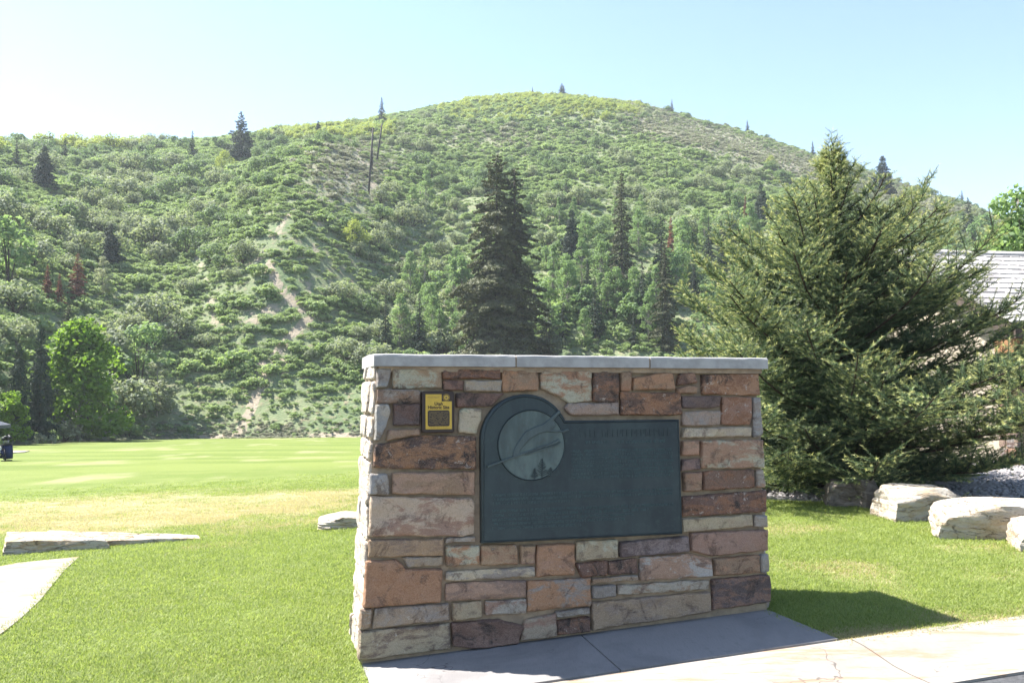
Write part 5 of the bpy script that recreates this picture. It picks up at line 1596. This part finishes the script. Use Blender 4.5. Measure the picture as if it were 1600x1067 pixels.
def golf_bag():
    p = hit_lawn(10, 720); Y = p.y; k = Y / FPX          # metres per photo pixel
    g = obj('golf_bag', None, None, tuple(p), 'dark blue golf bag on a stand at the left edge of the lawn', 'golf bag')
    def L(x, z, y=0.0): return Vector((x * k, y, z * k))
    mb = MB(); mb.tube([L(2.5, 3), L(1.5, 12), L(-.5, 25)], [.13, .15, .16], 12); obj('bag', mb.mesh('bag', M['bag_blue'], True), g)
    mb = MB(); mb.tube([L(-.4, 24.2), L(-.7, 26.4)], [.185, .185], 14); obj('collar', mb.mesh('collar', M['black'], True), g)
    mb = MB(); mb.box(L(-6, 14, -.2), (2.6 * k, 0, 0), (0, .12, 0), (0, 0, 9 * k)); obj('towel', mb.mesh('towel', M['bag_white'], bevel=.02), g)
    mb = MB(); mb.tube([L(-3, 6, -.2), L(0, 14, -.22), L(2, 9, -.2)], [.07, .09, .06], 8); obj('pocket', mb.mesh('pocket', M['bag_blue'], True), g)
    for x1, y1 in ((-6.5, -.35), (7.5, -.3)):
        mb = MB(); mb.tube([L(-.5, 22, -.12), L(x1, .5, y1)], .022, 6); obj('stand_leg', mb.mesh('stand_leg', M['black'], True), g)
    for i, (dx, dz) in enumerate(((-3.4, 33), (-1.6, 35), (.4, 33.5), (2.0, 34.5), (-.6, 36))):
        mb = MB(); a, b = L(-.5 + dx * .2, 24, (i - 2) * .04), L(dx, dz, (i - 2) * .05)
        mb.tube([a, b], .012, 5); ch = obj('club', mb.mesh('club', M['steel'], True), g)
        mb = MB(); mb.tube([b - Vector((.05, 0, 0)), b + Vector((.01, 0, .03)), b + Vector((.07, 0, .02))], [.03, .06, .035], 8); obj('club_head', mb.mesh('club_head', M['black'], True), ch)
    mb = MB(); mb.box(L(-4, 0, -.15), (9 * k, 0, 0), (0, .3, 0), (0, 0, 1.4 * k)); obj('foot', mb.mesh('foot', M['black'], bevel=.01), g)
golf_bag()
obj('cart_path', sheet_on_lawn('cart_path', [(10, 709), (38, 707), (46, 705), (-60, 703), (-60, 709)], M['kerb'], .03, sub=3), label='short strip of pale path by the golf bag', kind='structure')

# ------------------------------------------------------------------ the big spruce by the boulders
def hero_spruce():
    r = np.random.default_rng(77)
    base = Vector((3.95, 10.35, 0)); base.z = float(lawn_z(base.x, base.y))
    H = EYE + (607 - 222) / FPX * 10.35 - base.z
    hh = np.array([0, .3, 1.0, 1.8, 2.5, 3.1, 3.6, 4.0, 4.4]) / 4.4 * H
    Lh = np.array([2.15, 2.4, 2.5, 2.2, 1.62, 1.05, .58, .30, .12])
    wood = MB(); seg_p, seg_d, seg_l, seg_t = [], [], [], []
    def add(p, d, l, t): seg_p.append(p); seg_d.append(d); seg_l.append(l); seg_t.append(t)
    prim = []
    nb = 160
    for i in range(nb):
        h = .03 + (H - .21) * ((i + r.random()) / nb) ** 1.25
        az = i * 2.39996 + r.normal(0, .25)
        L = np.interp(h, hh, Lh) * r.uniform(.66, 1.04)
        L *= 1 + .16 * max(0.0, math.cos(az)) * (1 if .5 < h < 2.9 else 0)
        el = np.interp(h / H, [0, .25, .6, .85, 1], [-3, 15, 28, 42, 60]) + r.normal(0, 6)
        prim.append((h, az, L, math.radians(el)))
    for k in range(4):      # several leading shoots at the top
        prim.append((H - .62 + .05 * k, k * 1.7, (.72, .62, .5, .42)[k], math.radians((90, 78, 76, 70)[k])))
    for h, az, L, el in prim:
        lean = Vector((0, 0, 0)); o = Vector((0, 0, h)); cd = Vector((math.cos(az), math.sin(az), 0))
        n = max(4, int(L / .10)); pts = [o]; e = el - .12
        for j in range(n):
            e2 = e + .55 * (j / n) ** 1.5
            d = cd * math.cos(e2) + UP * math.sin(e2) + Vector(r.normal(0, .05, 3).tolist())
            pts.append(pts[-1] + d.normalized() * (L / n))
        wood.tube(pts[::2] + ([pts[-1]] if len(pts) % 2 == 0 else []), [max(.004, .006 + .013 * L / 2.3 * (1 - q / len(pts[::2]))) for q in range(len(pts[::2]) + (len(pts) % 2 == 0))], 5, cap=False)
        for j in range(1, len(pts)):
            s_ = j / n; d = (pts[j] - pts[j - 1]).normalized()
            if s_ > .35: add(pts[j - 1], d, L / n, 1.0 if j == n else 0.15)
            if s_ < .16: continue
            side = d.cross(UP); side = side.normalized() if side.length > .15 else Vector((math.sin(az), -math.cos(az), 0))
            upv = side.cross(d).normalized()
            for sg in (-1, 1):
                for rep in range(2):
                    if r.random() < .10: continue
                    l2 = max(.12, min(.62, (.36 * L + .09) * (1.08 - s_ * .66))) * r.uniform(.5, 1.1)
                    a = math.radians(r.uniform(42, 72))
                    d2 = (d * math.cos(a) + side * sg * math.sin(a) + upv * r.uniform(-.3, .5)).normalized()
                    p2 = pts[j - 1].lerp(pts[j], r.random())
                    m = max(1, int(l2 / .085)); q = p2; end = p2 + d2 * l2 + UP * (.12 * l2)
                    if l2 > .15: wood.tube([p2, (p2 + end) / 2 + UP * -.01, end], [.004, .003, .0015], 3, cap=False)
                    for t in range(m):
                        a0 = p2.lerp(end, t / m); dd = (end - p2).normalized()
                        add(a0, dd, l2 / m * 1.1, 1.0 if t == m - 1 else .1)
                        if t < m - 1 or m == 1:
                            s3 = dd.cross(UP).normalized() if abs(dd.z) < .95 else side
                            for sg3 in (-1, 1):
                                if r.random() < .22: continue
                                a3 = math.radians(r.uniform(35, 60))
                                d3 = (dd * math.cos(a3) + s3 * sg3 * math.sin(a3) + UP * r.uniform(-.3, .3)).normalized()
                                add(a0.lerp(end, .5 / m), d3, r.uniform(.06, .12), .85)
    P = np.array([tuple(v) for v in seg_p]); D = np.array([tuple(v) for v in seg_d]); Ln = np.array(seg_l); Tt = np.array(seg_t)
    D /= np.linalg.norm(D, axis=1, keepdims=True)
    S = len(P); nn = 15
    A = np.cross(D, rand_unit(S, r)); A /= np.linalg.norm(A, axis=1, keepdims=True); Bv = np.cross(D, A)
    j = np.arange(nn); ph = j[None] * 2.39996 + r.uniform(0, 6.28, (S, 1)); ax = (j[None] + r.random((S, nn))) / nn
    ca_, sa_ = np.cos(ph)[..., None], np.sin(ph)[..., None]
    radial = A[:, None] * ca_ + Bv[:, None] * sa_
    fw = r.uniform(.55, .95, (S, nn, 1))
    nd = D[:, None] * fw + radial * .75 + np.array([0, 0, .12]); nd /= np.linalg.norm(nd, axis=2, keepdims=True)
    tang = np.cross(nd, np.broadcast_to(radial + D[:, None] * .3, nd.shape)); tang /= np.linalg.norm(tang, axis=2, keepdims=True) + 1e-9
    o0 = P[:, None] + D[:, None] * (Ln[:, None] * ax)[..., None]
    nl = r.uniform(.026, .042, (S, nn, 1))
    V = np.stack([o0 - tang * .0043, o0 + tang * .0043, o0 + nd * nl], 2).reshape(-1, 3)
    F = np.arange(len(V)).reshape(-1, 3)
    # shade painted in: needles darken towards the crown's inside; new growth outside is pale
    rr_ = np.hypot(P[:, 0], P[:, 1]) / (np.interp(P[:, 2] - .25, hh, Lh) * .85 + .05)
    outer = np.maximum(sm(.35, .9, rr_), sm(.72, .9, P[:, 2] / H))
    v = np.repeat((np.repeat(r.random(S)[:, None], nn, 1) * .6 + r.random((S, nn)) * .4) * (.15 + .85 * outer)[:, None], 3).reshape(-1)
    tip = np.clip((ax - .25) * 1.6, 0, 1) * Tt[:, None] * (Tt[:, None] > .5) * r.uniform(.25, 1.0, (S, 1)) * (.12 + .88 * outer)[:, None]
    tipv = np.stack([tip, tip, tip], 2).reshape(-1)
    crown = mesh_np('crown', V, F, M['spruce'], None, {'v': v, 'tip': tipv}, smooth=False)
    root = obj('blue_spruce', None, None, tuple(base), 'large bushy blue-green spruce right of the monument beside the house', 'tree')
    obj('crown', crown, root); obj('branches', wood.mesh('branches', M['bark'], True), root)
    tk = MB(); tk.tube([(0, 0, -.1), (0.02, 0, H * .4), (0, .02, H * .8), (0, 0, H - .3)], [.12, .085, .03, .008], 10); obj('trunk', tk.mesh('trunk', M['bark'], True), root)
    print('spruce shoots', S, 'tris', len(F))
hero_spruce()

# ------------------------------------------------------------------ grass and gravel close by
def tuft_mesh(name, seed, n, R, h0, h1, w, mat):
    r = np.random.default_rng(seed)
    a = r.uniform(0, 6.28, n); q = np.sqrt(r.random(n)) * R
    B = np.stack([q * np.cos(a), q * np.sin(a), np.full(n, -.01)], 1)
    ld = r.uniform(0, 6.28, n); le = r.uniform(.1, .9, n); h = r.uniform(h0, h1, n)
    dirv = np.stack([np.cos(ld) * le, np.sin(ld) * le, np.ones(n)], 1)
    sd = np.stack([-np.sin(ld + r.normal(0, .8, n)), np.cos(ld), np.zeros(n)], 1)
    mid = B + dirv * (h * .55)[:, None]; tip = B + dirv * (h * .95)[:, None] + np.stack([np.cos(ld) * le * h * .35, np.sin(ld) * le * h * .35, -.1 * h], 1)
    V = np.stack([B - sd * w, B + sd * w, mid + sd * w * .8, tip, mid - sd * w * .8], 1).reshape(-1, 3)
    k = np.arange(n)[:, None] * 5
    F = np.concatenate([np.concatenate([k, k + 1, k + 2, k + 4], 1)]); F2 = np.concatenate([k + 4, k + 2, k + 3, k + 3], 1)
    me = bpy.data.meshes.new(name)
    me.from_pydata(V.tolist(), [], [tuple(f) for f in F] + [tuple(f[:3]) for f in F2])
    me.materials.append(mat)
    at = me.attributes.new('v', 'FLOAT', 'POINT'); at.data.foreach_set('value', np.repeat(r.random(n), 5).astype(np.float32))
    return me
gr = np.random.default_rng(5)
n = 210000
t = gr.uniform(-10, 8, n); vv = gr.random(n) ** 1.5 * 15.0
X = KB.x + E_.x * t - N_.x * vv; Y = KB.y + E_.y * t - N_.y * vv
px, py, dd = project(np.stack([X, Y, lawn_z(X, Y)], 1))
ok = (px > -120) & (px < 1720) & (py < 1120) & (gr.random(n) < 1 - sm(3.5, 14.5, vv))
# keep the paving, the monument, boulders' bed and the path clear
al = (X - QW.x) * E_.x + (Y - QW.y) * E_.y; bk = -((X - QW.x) * N_.x + (Y - QW.y) * N_.y)
padt = (t > tl - .02) & (t < np.interp(vv, [0, _d], [tr1, tr0]) + .02) & (vv < _d + .05)
ok &= ~padt & ~((al > aBL - .02) & (al < aBR + .02) & (bk > -.08) & (bk < THICK + .1))
def in_poly(X, Y, P):
    c = np.zeros(len(X), bool); j = len(P) - 1
    for i in range(len(P)):
        a, b = P[i], P[j]
        m = ((a.y > Y) != (b.y > Y)) & (X < (b.x - a.x) * (Y - a.y) / (b.y - a.y + 1e-12) + a.x); c ^= m; j = i
    return c
ok &= ~in_poly(X, Y, gpoly)
pathp = [hit_lawn(x, y) for x, y in [(-420, 960), (-330, 905), (0, 886), (26, 881), (124, 871), (100, 893), (62, 940), (30, 970), (0, 993), (-200, 1067)]]
ok &= ~in_poly(X, Y, pathp)
G = np.stack([X, Y, lawn_z(X, Y)], 1)[ok]; gd = dd[ok]
for rx, ry, ra, rb, yw in ROCKS:
    m = 90; th = gr.uniform(0, 6.28, m); k = gr.uniform(.92, 1.12, m)
    ux, uy = ra * k * np.cos(th), rb * k * np.sin(th)
    X2 = rx + ux * math.cos(yw) - uy * math.sin(yw); Y2 = ry + ux * math.sin(yw) + uy * math.cos(yw)
    o2 = ~in_poly(X2, Y2, gpoly); G = np.concatenate([G, np.stack([X2, Y2, lawn_z(X2, Y2)], 1)[o2]]); gd = np.concatenate([gd, np.full(o2.sum(), 26.0)])
tm = [tuft_mesh('grass_tuft', 1, 40, .06, .016, .038, .0018, M['grass']), tuft_mesh('grass_tuft', 2, 30, .06, .014, .032, .002, M['grass'])]
gdry = dryness(G[:, 0], G[:, 1]) + .22 * vnoise(G[:, 0], G[:, 1], .35, 61) > gr.random(len(G)) * 1.0 + .12
tm.append(tuft_mesh('dry_grass_tuft', 3, 30, .06, .012, .028, .002, M['straw']))
for q in range(3):
    sub = np.where(gdry)[0] if q == 2 else np.where(~gdry)[0][q::2]
    o = obj('grass_tuft', tm[q], None, tuple(G[sub[0]]), 'single tuft of mown lawn grass', None, None, 'stuff')
    scatter('lawn_blades', o, G[sub[1:]], gr.uniform(0, 6.28, len(sub) - 1), gr.uniform(.75, 1.3, len(sub) - 1) * (1 + .03 * gd[sub[1:]]), 'short mown grass blades of the near lawn')
print('tufts', len(G))
pe = boulder((.05, .04, .028), 44, sub=2, rough=.12, sharp=.3); pe.materials.append(M['pebble'])
n = 16000; X = gr.uniform(2.4, 9.5, n); Y = gr.uniform(7.3, 13.5, n); ok = in_poly(X, Y, gpoly)
Pp = np.stack([X, Y, lawn_z(X, Y) + .038], 1)[ok]
o = obj('pebble', pe, None, tuple(Pp[0]), 'single grey pebble of the gravel bed', None, None, 'stuff')
scatter('gravel', o, Pp[1:], gr.uniform(0, 6.28, len(Pp) - 1), gr.uniform(.5, 1.5, len(Pp) - 1), 'loose grey gravel in the bed beside the house', gr.normal(0, .3, (len(Pp) - 1, 2)))

# ------------------------------------------------------------------ summer haze
def build_haze():
    m, nt, out = newmat('summer_haze'); T = NT(nt)
    pv = T.n('ShaderNodeVolumePrincipled')
    pv.inputs['Color'].default_value = (0.86, 0.93, 1.0, 1); pv.inputs['Density'].default_value = 0.0004
    pv.inputs['Anisotropy'].default_value = 0.2
    T.l(pv.outputs[0], out.inputs['Volume'])
    mb = MB(); mb.box((-420, -120, -8), (840, 0, 0), (0, 640, 0), (0, 0, 128))
    obj('haze', mb.mesh('haze', m), label='thin bluish summer haze over the valley', kind='stuff')
build_haze()
